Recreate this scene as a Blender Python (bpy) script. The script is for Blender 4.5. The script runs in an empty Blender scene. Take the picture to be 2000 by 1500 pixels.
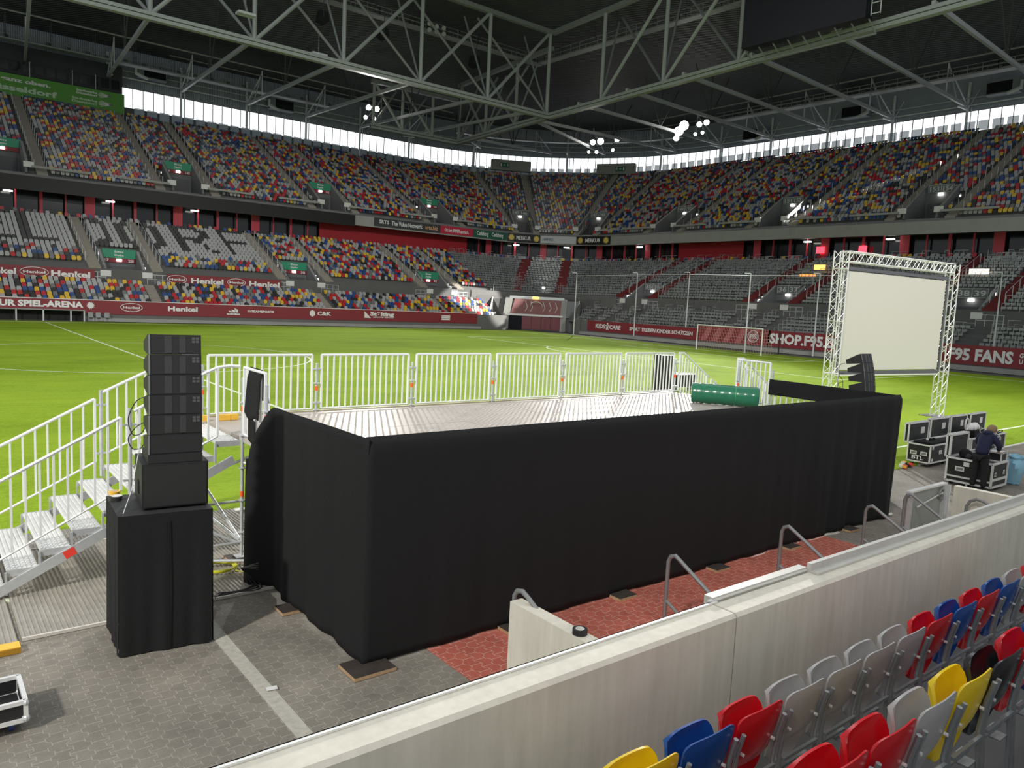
import bpy, bmesh, math, random
from mathutils import Vector, Matrix
random.seed(7)
SC = bpy.context.scene
COL = SC.collection

# ---------------------------------------------------------------- camera
CAMP = (-9.61991633, -44.6716273, 3.91877299, 0.896484262, -0.108411723, 0.0498708218, 1487.16846)

def cam_axes():
    x, y, z, yaw, pit, rol, f = CAMP
    cy, sy = math.cos(yaw), math.sin(yaw); cp, sp = math.cos(pit), math.sin(pit)
    fw = Vector((cp*cy, cp*sy, sp)); r = Vector((sy, -cy, 0)); u = r.cross(fw)
    cr, sr = math.cos(rol), math.sin(rol)
    return cr*r + sr*u, -sr*r + cr*u, fw
CR, CU, CF = cam_axes()
CP = Vector(CAMP[:3]); FPX = CAMP[6]
cd = bpy.data.cameras.new('camera'); cam = bpy.data.objects.new('camera', cd); COL.objects.link(cam)
M = Matrix((CR, CU, -CF)).transposed().to_4x4(); M.translation = CP
cam.matrix_world = M
cd.sensor_width = 36; cd.lens = FPX/2000*36; cd.clip_end = 600; cd.clip_start = .05
SC.camera = cam

def ray(px, py):
    return CR*((px-1000)/FPX) + CU*(-(py-750)/FPX) + CF
def atZ(px, py, z=0.0):
    r = ray(px, py); return CP + r*((z-CP.z)/r.z)
def atY(px, py, y):
    r = ray(px, py); return CP + r*((y-CP.y)/r.y)
def atX(px, py, x):
    r = ray(px, py); return CP + r*((x-CP.x)/r.x)
def proj(P):
    v = Vector(P)-CP; d = v.dot(CF)
    return (1000+FPX*v.dot(CR)/d, 750-FPX*v.dot(CU)/d, d)

# ---------------------------------------------------------------- world, lights, exposure
W = bpy.data.worlds.new('world'); SC.world = W; W.use_nodes = True
WN = W.node_tree.nodes; WL = W.node_tree.links; bg = WN['Background']
_tc = WN.new('ShaderNodeTexCoord'); _dp = WN.new('ShaderNodeVectorMath'); _dp.operation = 'DOT_PRODUCT'; _dp.inputs[1].default_value = (.70, .70, .12)
WL.new(_tc.outputs['Generated'], _dp.inputs[0]); _mr = WN.new('ShaderNodeMapRange')      # bright overcast sky beyond the far windows, dim elsewhere
_mr.inputs[1].default_value = .45; _mr.inputs[2].default_value = .8; _mr.inputs[3].default_value = .46; _mr.inputs[4].default_value = 1.9
WL.new(_dp.outputs['Value'], _mr.inputs[0]); WL.new(_mr.outputs[0], bg.inputs[1]); bg.inputs[0].default_value = (0.93, 0.97, 1.0, 1)
SC.view_settings.view_transform = 'Standard'; SC.view_settings.look = 'None'
SC.view_settings.exposure = 0.28; SC.view_settings.gamma = 1.0
SC.view_settings.use_curve_mapping = False
SC.cycles.max_bounces = 5; SC.cycles.diffuse_bounces = 3; SC.cycles.glossy_bounces = 2
SC.cycles.use_denoising = True
SC.cycles.sample_clamp_indirect = 4

def spot(name, loc, tgt, power, size=60, rad=.5, col=(1, .97, .92), blend=.6):
    l = bpy.data.lights.new(name, 'SPOT'); l.energy = power; l.spot_size = math.radians(size)
    l.spot_blend = blend; l.shadow_soft_size = rad; l.color = col
    o = bpy.data.objects.new(name, l); COL.objects.link(o); o.location = loc
    o.rotation_euler = (Vector(tgt)-Vector(loc)).to_track_quat('-Z', 'Y').to_euler(); return o
# the stadium's own floodlights on the roof catwalks
spot('floodlight_beam', (88, 38.6, 29.3), (-2, -36, 0), 300000, 30, .30)
spot('floodlight_beam', (86, 55, 29.0), (20, 0, 0), 70000, 44, .4)
spot('floodlight_beam', (48, 66, 28.4), (8, -20, 0), 60000, 50, .4)
spot('floodlight_beam', (22, -60, 34), (30, 0, 0), 45000, 62, 1.2)
spot('floodlight_beam', (-45, -55, 36), (0, -8, 0), 90000, 56, 1.5)

# sunlight falling through the goal-end windows onto the far corner seats
spot('window_sunbeam', (104, -12, 31), (55.5, 40.5, 3.5), 700000, 7, .2, (1, .97, .9), .3)
# ---------------------------------------------------------------- materials
MATS = {}
def mat(name, col, rough=.6, metal=0.0, var=.0, scale=8.0, bump=0.0, emit=0.0, alpha=1.0, spec=None, trans=0.0, coord='Object'):
    if name in MATS: return MATS[name]
    m = bpy.data.materials.new(name); m.use_nodes = True
    nt = m.node_tree; b = nt.nodes['Principled BSDF']
    b.inputs['Base Color'].default_value = (*col, 1); b.inputs['Roughness'].default_value = rough
    b.inputs['Metallic'].default_value = metal
    if spec is not None: b.inputs['Specular IOR Level'].default_value = spec
    if trans: b.inputs['Transmission Weight'].default_value = trans
    if emit:
        b.inputs['Emission Color'].default_value = (*col, 1); b.inputs['Emission Strength'].default_value = emit
    if alpha < 1: b.inputs['Alpha'].default_value = alpha
    if var or bump:
        tc = nt.nodes.new('ShaderNodeTexCoord'); no = nt.nodes.new('ShaderNodeTexNoise')
        no.inputs['Scale'].default_value = scale; no.inputs['Detail'].default_value = 5
        nt.links.new(tc.outputs[coord], no.inputs['Vector'])
        if var:
            mx = nt.nodes.new('ShaderNodeMix'); mx.data_type = 'RGBA'
            mx.inputs[6].default_value = (*[c*(1-var) for c in col], 1)
            mx.inputs[7].default_value = (*[min(1, c*(1+var)) for c in col], 1)
            nt.links.new(no.outputs['Fac'], mx.inputs[0]); nt.links.new(mx.outputs[2], b.inputs['Base Color'])
        if bump:
            bp = nt.nodes.new('ShaderNodeBump'); bp.inputs['Strength'].default_value = bump; bp.inputs['Distance'].default_value = .02
            nt.links.new(no.outputs['Fac'], bp.inputs['Height']); nt.links.new(bp.outputs[0], b.inputs['Normal'])
    MATS[name] = m; return m

galv = mat('galvanised_steel', (.60, .62, .63), .42, .35, .18, 14)
rail_white = mat('bright_galvanised', (.88, .90, .89), .45, .0, .06, 20)
alu = mat('aluminium', (.84, .84, .82), .4, .2, .12, 18)
dark_steel = mat('dull_steel', (.27, .28, .28), .4, .3, .15, 20)
black_cloth = mat('black_stage_cloth', (.0135, .0137, .0145), .85, 0, .15, 30, .15, spec=.25)
black_plastic = mat('black_plastic', (.018, .018, .019), .5, 0, .1, 30)
black_cab = mat('black_cabinet_paint', (.016, .016, .017), .55, 0, .2, 60, .1)
grille = mat('speaker_grille', (.028, .028, .029), .6, .3, .2, 200)
grille_hi = mat('speaker_grille_strip', (.055, .055, .057), .5, .3, .2, 200)
wood = mat('plywood', (.45, .30, .17), .7, 0, .25, 12)
wood_dark = mat('dark_plywood', (.045, .036, .03), .6, 0, .5, 9)
orange = mat('orange_tape', (1.0, .13, .03), .5)
red_tag = mat('red_tag', (.95, .06, .04), .5)
yellow_p = mat('yellow_paint', (.9, .52, .06), .5, 0, .1, 10)
white_p = mat('white_paint', (.82, .82, .80), .5, 0, .05, 10)
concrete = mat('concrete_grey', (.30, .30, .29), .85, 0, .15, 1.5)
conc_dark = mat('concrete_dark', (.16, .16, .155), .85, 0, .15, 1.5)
maroon = mat('maroon_board', (.25, .028, .038), .55, 0, .06, 2)
red_wall = mat('red_wall', (.42, .02, .03), .6, 0, .08, 2)
pink_red = mat('red_frame', (.62, .06, .09), .5, 0, .08, 2)
white_txt = mat('white_lettering', (.85, .85, .84), .6)
green_txt = mat('green_sign', (.03, .30, .17), .5)
lime = mat('lime_board', (.12, .36, .06), .6)
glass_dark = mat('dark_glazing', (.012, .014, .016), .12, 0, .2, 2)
roof_dark = mat('dark_roof_sheet', (.055, .06, .062), .7, 0, .15, 1)
steel_w = mat('white_painted_steel', (.62, .65, .66), .5, .1, .1, 3)
steel_g = mat('grey_painted_steel', (.27, .285, .285), .5, .1, .1, 3)
steel_d = mat('dark_painted_steel', (.075, .08, .08), .6, .1, .1, 3)
wall_sheet = mat('grey_wall_sheet', (.22, .24, .27), .6, .1, .1, 1)
lamp_on = mat('lamp_glow', (1, .98, .94), .3, emit=22)
strip_on = mat('small_lamp_glow', (1, .97, .9), .3, emit=6)
black_led = mat('black_led_board', (.008, .008, .008), .5, 0, .2, 2)

# ---------------------------------------------------------------- mesh builder
class MB:
    def __init__(s): s.v = []; s.f = []; s.mi = []; s.mats = []
    def m(s, material):
        if material not in s.mats: s.mats.append(material)
        return s.mats.index(material)
    def add(s, vs, fs, material):
        o = len(s.v); i = s.m(material); s.v += [tuple(v) for v in vs]
        for f in fs: s.f.append(tuple(o+k for k in f)); s.mi.append(i)
    def quad(s, a, b, c, d, material): s.add((a, b, c, d), ((0, 1, 2, 3),), material)
    def box(s, lo, hi, material):
        x0, y0, z0 = lo; x1, y1, z1 = hi
        s.add([(x0,y0,z0),(x1,y0,z0),(x1,y1,z0),(x0,y1,z0),(x0,y0,z1),(x1,y0,z1),(x1,y1,z1),(x0,y1,z1)],
              [(0,3,2,1),(4,5,6,7),(0,1,5,4),(1,2,6,5),(2,3,7,6),(3,0,4,7)], material)
    def obox(s, c, ax, ay, az, material):
        # oriented box: centre + half-axis vectors
        c, ax, ay, az = map(Vector, (c, ax, ay, az))
        P = [c+i*ax+j*ay+k*az for k in (-1, 1) for (i, j) in ((-1,-1),(1,-1),(1,1),(-1,1))]
        s.add(P, [(0,3,2,1),(4,5,6,7),(0,1,5,4),(1,2,6,5),(2,3,7,6),(3,0,4,7)], material)
    def bar(s, a, b, w, h, material, up=(0, 0, 1)):
        a, b = Vector(a), Vector(b); d = (b-a); L = d.length
        if L < 1e-6: return
        d.normalize(); up = Vector(up)
        if abs(d.dot(up)) > .98: up = Vector((0, 1, 0))
        sd = d.cross(up).normalized(); u = sd.cross(d)
        s.obox((a+b)/2, d*L/2, sd*w/2, u*h/2, material)
    def tube(s, pts, r, material, n=8, cap=True, close=False):
        pts = [Vector(p) for p in pts]; N = len(pts); rings = []
        prev = None
        for i, p in enumerate(pts):
            if close: t = pts[(i+1) % N]-pts[i-1]
            else: t = pts[min(i+1, N-1)]-pts[max(i-1, 0)]
            t.normalize()
            if prev is None:
                a = Vector((0, 0, 1)) if abs(t.z) < .9 else Vector((1, 0, 0))
                sd = t.cross(a).normalized()
            else:
                sd = (prev - t*prev.dot(t)).normalized()
            prev = sd; u = sd.cross(t)
            rr = r[i] if isinstance(r, (list, tuple)) else r
            k = 1.0
            if 0 < i < N-1 and not close:
                c = (pts[i]-pts[i-1]).normalized().dot((pts[i+1]-pts[i]).normalized()); k = 1/max(.6, math.sqrt((1+c)/2))
            rings.append([p+(sd*math.cos(2*math.pi*j/n)+u*math.sin(2*math.pi*j/n))*rr*k for j in range(n)])
        V = [v for ring in rings for v in ring]; F = []
        for i in range(N if close else N-1):
            a = i*n; b = ((i+1) % N)*n
            for j in range(n): F.append((a+j, b+j, b+(j+1) % n, a+(j+1) % n))
        if cap and not close:
            F.append(tuple(range(n))); F.append(tuple(range((N-1)*n+n-1, (N-1)*n-1, -1)))
        s.add(V, F, material)
    def cyl(s, a, b, r, material, n=12, r2=None):
        s.tube([a, b], [r, r if r2 is None else r2], material, n)
    def prism(s, poly, off, material):
        # poly: planar 3D points, extruded by off
        n = len(poly); off = Vector(off); P = [Vector(p) for p in poly]
        V = P+[p+off for p in P]
        F = [tuple(range(n-1, -1, -1)), tuple(range(n, 2*n))]+[(i, (i+1) % n, n+(i+1) % n, n+i) for i in range(n)]
        s.add(V, F, material)
    def grid(s, fn, nu, nv, material, thick=None):
        V = [fn(i/nu, j/nv) for j in range(nv+1) for i in range(nu+1)]
        F = [(j*(nu+1)+i, j*(nu+1)+i+1, (j+1)*(nu+1)+i+1, (j+1)*(nu+1)+i) for j in range(nv) for i in range(nu)]
        s.add(V, F, material)
    def sphere(s, c, r, material, nu=12, nv=8, sc=(1, 1, 1)):
        V = []; F = []
        for j in range(nv+1):
            th = math.pi*j/nv
            for i in range(nu):
                ph = 2*math.pi*i/nu
                V.append((c[0]+r*sc[0]*math.sin(th)*math.cos(ph), c[1]+r*sc[1]*math.sin(th)*math.sin(ph), c[2]+r*sc[2]*math.cos(th)))
        for j in range(nv):
            for i in range(nu): F.append((j*nu+i, (j+1)*nu+i, (j+1)*nu+(i+1) % nu, j*nu+(i+1) % nu))
        s.add(V, F, material)
    def build(s, name, parent=None, smooth=False, loc=None):
        me = bpy.data.meshes.new(name)
        off = Vector(loc) if loc is not None else (wloc(parent) if parent is not None else Vector((0, 0, 0)))
        me.from_pydata([(v[0]-off.x, v[1]-off.y, v[2]-off.z) for v in s.v], [], s.f)
        for m_ in s.mats: me.materials.append(m_)
        me.polygons.foreach_set('material_index', s.mi)
        if smooth:
            me.polygons.foreach_set('use_smooth', [True]*len(s.f))
            try: me.set_sharp_from_angle(angle=math.radians(38))
            except Exception: pass
        me.update()
        o = bpy.data.objects.new(name, me); COL.objects.link(o)
        if parent is not None:
            o.parent = parent
            if loc is not None: o.location = Vector(loc)-wloc(parent)
        elif loc is not None: o.location = loc
        return o

def smooth(P, n=8):
    P = [Vector(p) for p in P]; out = []
    for i in range(len(P)-1):
        a, b, c, d = P[max(0, i-1)], P[i], P[i+1], P[min(len(P)-1, i+2)]
        for k in range(n):
            t = k/n; out.append(.5*((2*b)+(c-a)*t+(2*a-5*b+4*c-d)*t*t+(3*b-a-3*c+d)*t**3))
    return out+[P[-1]]
def wloc(o):
    p = Vector((0, 0, 0))
    while o is not None: p += o.location; o = o.parent
    return p
def thing(name, label, cat, loc=(0, 0, 0), group=None):
    o = bpy.data.objects.new(name, None); COL.objects.link(o); o.location = loc; o.empty_display_size = .2
    o['label'] = label; o['category'] = cat
    if group: o['group'] = group
    return o
def tag(o, label, cat, group=None, kind=None):
    if label: o['label'] = label
    if cat: o['category'] = cat
    if group: o['group'] = group
    if kind: o['kind'] = kind
    return o
def struct(o): o['kind'] = 'structure'; return o
def part(o, label): o['label'] = label; return o
def copy_tree(o, parent=None):
    c = o.copy(); COL.objects.link(c); c.parent = parent
    for ch in o.children: copy_tree(ch, c)
    return c

def text(s, origin, xdir, up, height, width=None, material=white_txt, parent=None, name='lettering', bold=.02, ext=.01, center=False):
    cu = bpy.data.curves.new(name, 'FONT'); cu.body = s; cu.size = 1.0; cu.extrude = ext; cu.offset = bold
    cu.resolution_u = 2
    o = bpy.data.objects.new(name, cu); COL.objects.link(o); cu.materials.append(material)
    bpy.context.view_layer.update()
    bb = o.bound_box; x0, x1 = bb[0][0], bb[6][0]; y0 = 0.0
    cap = .70
    sy = height/cap; sx = sy if width is None else width/max(1e-4, (x1-x0))
    X = Vector(xdir).normalized(); U = Vector(up).normalized(); N = X.cross(U)
    org = Vector(origin) - X*(x0*sx)
    if center: org = org - X*((x1-x0)*sx/2)
    off = wloc(parent) if parent is not None else Vector((0, 0, 0))
    Mx = Matrix.Identity(4)
    for i in range(3):
        Mx[i][0] = X[i]*sx; Mx[i][1] = U[i]*sy; Mx[i][2] = N[i]; Mx[i][3] = org[i]-off[i]
    o.matrix_basis = Mx
    if parent is not None: o.parent = parent
    return o
# ---------------------------------------------------------------- ground and pitch
def paver_mat(name, c1, c2, joint, wet=.0):
    m = bpy.data.materials.new(name); m.use_nodes = True; nt = m.node_tree; N = nt.nodes; L = nt.links
    b = N['Principled BSDF']; tc = N.new('ShaderNodeTexCoord'); sx = N.new('ShaderNodeSeparateXYZ')
    L.new(tc.outputs['Object'], sx.inputs[0])
    def mth(op, a, b_=None):
        n = N.new('ShaderNodeMath'); n.operation = op
        for i, v in enumerate((a, b_)):
            if v is None: continue
            if isinstance(v, (int, float)): n.inputs[i].default_value = v
            else: L.new(v, n.inputs[i])
        return n.outputs[0]
    zz = mth('PINGPONG', sx.outputs['Y'], .08)                 # zig-zag flanks of the interlocking blocks
    zc = mth('MULTIPLY', mth('SUBTRACT', mth('MINIMUM', mth('MAXIMUM', zz, .030), .050), .04), 1.9)
    u = mth('ADD', sx.outputs['X'], zc)
    cx = N.new('ShaderNodeCombineXYZ'); L.new(sx.outputs['Y'], cx.inputs[0]); L.new(u, cx.inputs[1])
    br = N.new('ShaderNodeTexBrick'); L.new(cx.outputs[0], br.inputs['Vector'])
    br.inputs['Scale'].default_value = 1; br.inputs['Brick Width'].default_value = .16; br.inputs['Row Height'].default_value = .135
    br.inputs['Mortar Size'].default_value = .0052; br.inputs['Mortar Smooth'].default_value = .3
    br.inputs['Color1'].default_value = (*c1, 1); br.inputs['Color2'].default_value = (*c2, 1); br.inputs['Mortar'].default_value = (*joint, 1)
    br.offset = .5
    no = N.new('ShaderNodeTexNoise'); no.inputs['Scale'].default_value = 1.1; no.inputs['Detail'].default_value = 8; no.inputs['Roughness'].default_value = .7
    L.new(tc.outputs['Object'], no.inputs['Vector'])
    n2 = N.new('ShaderNodeTexNoise'); n2.inputs['Scale'].default_value = 90; n2.inputs['Detail'].default_value = 3
    L.new(tc.outputs['Object'], n2.inputs['Vector'])
    mx = N.new('ShaderNodeMix'); mx.data_type = 'RGBA'; mx.blend_type = 'MULTIPLY'; mx.inputs[0].default_value = 1
    rp = N.new('ShaderNodeMapRange'); rp.inputs[1].default_value = .25; rp.inputs[2].default_value = .75; rp.inputs[3].default_value = .62; rp.inputs[4].default_value = 1.25
    ad = mth('ADD', no.outputs['Fac'], mth('MULTIPLY', mth('SUBTRACT', n2.outputs['Fac'], .5), .5)); L.new(ad, rp.inputs[0])
    cc = N.new('ShaderNodeCombineColor')
    for i in range(3): L.new(rp.outputs[0], cc.inputs[i])
    L.new(br.outputs['Color'], mx.inputs[6]); L.new(cc.outputs[0], mx.inputs[7]); L.new(mx.outputs[2], b.inputs['Base Color'])
    b.inputs['Roughness'].default_value = .72
    bp = N.new('ShaderNodeBump'); bp.inputs['Strength'].default_value = .35; bp.inputs['Distance'].default_value = .01; bp.invert = True
    L.new(br.outputs['Fac'], bp.inputs['Height']); L.new(bp.outputs[0], b.inputs['Normal'])
    return m
pave_grey = paver_mat('grey_interlocking_pavers', (.225, .203, .168), (.262, .237, .197), (.37, .335, .285))
pave_red = paver_mat('red_interlocking_pavers', (.44, .105, .07), (.50, .13, .09), (.62, .34, .27))
asphalt = mat('dark_asphalt_surround', (.11, .11, .10), .8, 0, .2, .6)

def slab(name, x0, y0, x1, y1, z, m_, t=.2):
    b = MB(); b.box((x0, y0, z-t), (x1, y1, z), m_); return struct(b.build(name))
slab('floor', -40, -48, 90, -35.45, 0, pave_grey)
b = MB(); b.box((-5.16, -41.3, -.1), (3.2, -37.0, .006), pave_red); o = b.build('floor_red_paving'); struct(o)
b = MB(); b.box((-40, -35.45, -.1), (-5.0, -31.35, 0), pave_grey); struct(b.build('floor_under_trackway'))
b = MB(); b.box((-7.03, -41.3, -.1), (-6.88, -35.45, .006), mat('worn_white_line', (.46, .44, .38), .8, 0, .35, 16)); struct(b.build('floor_painted_line'))
slab('floor_surround', -40, -35.45, 90, 47, -.03, asphalt)

def grass_mat():
    m = bpy.data.materials.new('pitch_grass'); m.use_nodes = True; nt = m.node_tree; N = nt.nodes; L = nt.links
    b = N['Principled BSDF']; tc = N.new('ShaderNodeTexCoord')
    mp = N.new('ShaderNodeMapping'); mp.inputs['Scale'].default_value = (.12, .35, 1); L.new(tc.outputs['Object'], mp.inputs[0])
    n1 = N.new('ShaderNodeTexNoise'); n1.inputs['Scale'].default_value = 1; n1.inputs['Detail'].default_value = 7; n1.inputs['Roughness'].default_value = .72; L.new(mp.outputs[0], n1.inputs['Vector'])
    n2 = N.new('ShaderNodeTexNoise'); n2.inputs['Scale'].default_value = 9; n2.inputs['Detail'].default_value = 6; n2.inputs['Roughness'].default_value = .8; L.new(tc.outputs['Object'], n2.inputs['Vector'])
    ad = N.new('ShaderNodeMath'); ad.operation = 'ADD'; L.new(n1.outputs['Fac'], ad.inputs[0])
    ml = N.new('ShaderNodeMath'); ml.operation = 'MULTIPLY'; ml.inputs[1].default_value = .8; L.new(n2.outputs['Fac'], ml.inputs[0]); L.new(ml.outputs[0], ad.inputs[1])
    cr = N.new('ShaderNodeValToRGB'); cr.color_ramp.elements[0].position = .68; cr.color_ramp.elements[1].position = 1.12
    cr.color_ramp.elements[0].color = (.19, .305, .018, 1); cr.color_ramp.elements[1].color = (.30, .44, .034, 1)
    L.new(ad.outputs[0], cr.inputs[0]); L.new(cr.outputs[0], b.inputs['Base Color'])
    b.inputs['Roughness'].default_value = .85; b.inputs['Specular IOR Level'].default_value = .03
    n3 = N.new('ShaderNodeTexNoise'); n3.inputs['Scale'].default_value = 40; n3.inputs['Detail'].default_value = 4; L.new(tc.outputs['Object'], n3.inputs['Vector'])
    bp = N.new('ShaderNodeBump'); bp.inputs['Strength'].default_value = .7; bp.inputs['Distance'].default_value = .05
    L.new(n3.outputs['Fac'], bp.inputs['Height']); L.new(bp.outputs[0], b.inputs['Normal'])
    return m
b = MB(); gm_ = grass_mat(); b.box((-40, -31.35, -.1), (-5.0, 36.2, 0.012), gm_); b.box((-5.0, -35.6, -.1), (56.5, 36.2, 0.012), gm_); pitch = struct(b.build('floor_pitch'))
# painted pitch markings
b = MB(); chalk = mat('pitch_chalk', (.72, .80, .58), .8, 0, .15, 3)
zl = .02; w = .06
def ln(x0, y0, x1, y1): b.box((min(x0, x1)-w, min(y0, y1)-w, .0), (max(x0, x1)+w, max(y0, y1)+w, zl), chalk)
def arc(cx, cy, r, a0, a1, n=72):
    for i in range(n):
        A = a0+(a1-a0)*i/n; B = a0+(a1-a0)*(i+1)/n
        P = [(cx+rr*math.cos(t), cy+rr*math.sin(t), zl) for (rr, t) in ((r-w, A), (r+w, A), (r+w, B), (r-w, B))]
        b.quad(*P, chalk)
ln(-35, 34, 52.5, 34); ln(-35, -34, 52.5, -34); ln(52.5, -34, 52.5, 34); ln(0, -34, 0, 34)
arc(0, 0, 9.15, 0, 2*math.pi, 120); ln(-.05, -.05, .05, .05)
ln(36, -20.16, 36, 20.16); ln(36, -20.16, 52.5, -20.16); ln(36, 20.16, 52.5, 20.16)
ln(47, -9.16, 47, 9.16); ln(47, -9.16, 52.5, -9.16); ln(47, 9.16, 52.5, 9.16)
a = math.acos(5.5/9.15); arc(41.5, 0, 9.15, math.pi-a, math.pi+a, 30)
o = b.build('pitch_markings', pitch)
# kerb between grass and near paving on the right
b = MB(); b.box((12, -35.66, -.1), (56, -35.6, .03), white_p); struct(b.build('trim_1'))

# ---------------------------------------------------------------- the bowl
ARC = 26*math.pi/2
def ring(t, d, z=0.0):
    if t <= 0: return Vector((66+t, 38+d, z))
    if t >= ARC: return Vector((61+d, 43-(t-ARC), z))
    a = t/26; r = d-5
    return Vector((66+r*math.sin(a), 43+r*math.cos(a), z))
def rdir(t):
    # outward and tangent directions
    a = 0 if t <= 0 else (math.pi/2 if t >= ARC else t/26)
    return Vector((math.sin(a), math.cos(a), 0)), Vector((math.cos(a), -math.sin(a), 0))
def tX(x): return x-66
def tYe(y): return ARC+43-y
def tpx(px, d, z, lo=-80, hi=125):
    # ring parameter whose picture column is px
    for _ in range(50):
        m_ = (lo+hi)/2
        if proj(ring(m_, d, z))[0] < px: lo = m_
        else: hi = m_
    return lo
T0, T1 = tX(-12), tYe(-34)
def tline(t0, t1):
    ts = [t0]
    n = 20
    for k in range(n+1):
        t = ARC*k/n
        if t0+.01 < t < t1-.01: ts.append(t)
    ts.append(t1); return ts
def band(mb, t0, t1, A, B, m_, ):
    # strip between profile points A=(d,z) and B=(d,z); values may be functions of t
    ts = tline(t0, t1)
    P = lambda q, t: ring(t, q[0], q[1](t) if callable(q[1]) else q[1])
    V = [P(A, t) for t in ts]+[P(B, t) for t in ts]; n = len(ts)
    mb.add(V, [(i, i+1, n+i+1, n+i) for i in range(n-1)], m_)
def endness(t): return max(0.0, min(1.0, t/ARC))
# profiles
UR = 30
def ud(r): return 19+.82*r
def uz(r, t): return 15.35+(.425+.06*endness(t))*r
LR0, LR1 = 6, 15
def ld(r): return 6+.8*r
def lz(r): return 5.2+.364*r
def fd(r): return .8+.75*r
def fz(r): return 1.55+.36*r
up_vom = [tX(-.5), tX(18.5), tX(38.1), tX(56.7), .44*26+0, 1.17*26, tYe(33.1), tYe(14.7), tYe(-4.3), tYe(-23)]
up_ais = [v+s for v in up_vom for s in (-3.3, 3.3)]
low_vom = [tX(8.7), tX(28.5), tX(48.2), .66*26, tYe(26.0), tYe(5.4), tYe(-14.2)]
low_ais = [v+s for v in low_vom for s in (-3.0, 3.0) if v < 0]
def corner_t(v, s, d): return v
# corner vomitory: aisles at fixed angles
low_ais += [v+s for v in low_vom[4:] for s in (-3.0, 3.0)]
low_vom[3] = tpx(1060, 9.5, 6)
def gaps(t0, t1, cuts):
    segs = [(t0, t1)]
    for a_, b_ in cuts:
        out = []
        for s, e in segs:
            if b_ <= s or a_ >= e: out.append((s, e)); continue
            if a_ > s: out.append((s, a_))
            if b_ < e: out.append((b_, e))
        segs = out
    return segs
terr = mat('stand_concrete', (.13, .13, .128), .85, 0, .15, .7)
U = MB(); 
for r in range(UR):
    cuts = [(v-1.9, v+1.9) for v in up_vom] if r < 7 else []
    for s, e in gaps(T0, T1, cuts):
        band(U, s, e, (ud(r), lambda t: uz(r, t)), (ud(r)+.82, lambda t: uz(r, t)), terr)
        band(U, s, e, (ud(r)+.82, lambda t: uz(r, t)), (ud(r)+.82, lambda t: uz(r+1, t)), terr)
struct(U.build('upper_terrace'))
Lm = MB()
for r in range(LR1+1):
    cuts = [(v-2.0, v+2.0) for v in low_vom] if r < 5 else []
    for s, e in gaps(T0, T1, cuts):
        band(Lm, s, e, (ld(r), lz(r)), (ld(r)+.8, lz(r)), terr); band(Lm, s, e, (ld(r)+.8, lz(r)), (ld(r)+.8, lz(r+1)), terr)
for r in range(6):
    for s, e in ((T0, tX(54)), (tYe(32), T1)):
        band(Lm, s, e, (fd(r), fz(r)), (fd(r)+.75, fz(r)), terr); band(Lm, s, e, (fd(r)+.75, fz(r)), (fd(r)+.75, fz(r+1)), terr)
for s, e in ((T0, tX(54)), (tYe(32), T1)):
    band(Lm, s, e, (0, 1.55), (.8, 1.55), terr); band(Lm, s, e, (5.3, fz(6)), (6.0, fz(6)), terr)
    band(Lm, s, e, (6.0, fz(6)), (6.0, 5.2), terr)
band(Lm, tX(54), tYe(32), (5.6, 3.0), (6.0, 5.2), terr)
struct(Lm.build('lower_terrace'))
# upper edge of lower tier, box level floor and soffit, fascia, top of stands
B_ = MB()
pc = mat('parapet_concrete', (.36, .36, .34), .8, 0, .12, .8)
band(B_, T0, T1, (18.8, 10.3), (18.8, 11.05), pc); band(B_, T0, T1, (18.8, 11.05), (19.0, 11.05), pc)
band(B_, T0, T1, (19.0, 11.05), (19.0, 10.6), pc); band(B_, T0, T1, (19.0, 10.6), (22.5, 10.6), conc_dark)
struct(B_.build('wall_parapet'))
B_ = MB()
band(B_, T0, T1, (18.0, 13.55), (18.0, 14.95), pc); band(B_, T0, T1, (18.0, 14.95), (19.0, 15.3), pc)
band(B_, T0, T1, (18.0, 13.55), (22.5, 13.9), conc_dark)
struct(B_.build('wall_fascia'))
B_ = MB()
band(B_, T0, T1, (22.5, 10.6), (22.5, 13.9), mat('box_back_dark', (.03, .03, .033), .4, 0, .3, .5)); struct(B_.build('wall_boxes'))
# window band and wall above it
def wz0(t): return 29.6+.7*endness(t)
def wz1(t): return 32.4+.6*endness(t)
B_ = MB(); tb = tX(16.2)
sheet = mat('wall_sheet_corr', (.30, .335, .39), .6, .1, .1, 1)
nt = sheet.node_tree
wv = nt.nodes.new('ShaderNodeTexWave'); wv.inputs['Scale'].default_value = 1.2; tcn = nt.nodes.new('ShaderNodeTexCoord'); nt.links.new(tcn.outputs['Object'], wv.inputs['Vector'])
wv.bands_direction = 'X'; bpn = nt.nodes.new('ShaderNodeBump'); bpn.inputs['Strength'].default_value = .6; bpn.inputs['Distance'].default_value = .2
nt.links.new(wv.outputs['Fac'], bpn.inputs['Height']); nt.links.new(bpn.outputs[0], nt.nodes['Principled BSDF'].inputs['Normal'])
band(B_, T0, T1, (45.2, wz1), (45.2, 38.5), sheet); band(B_, T0, T1, (44.0, 27), (45.2, wz0), terr)
band(B_, T0, tb, (45.2, 27), (45.2, 34), sheet)
struct(B_.build('wall_far'))
pane = mat('window_pane', (.9, .95, 1.0), .05, alpha=.06)
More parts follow.
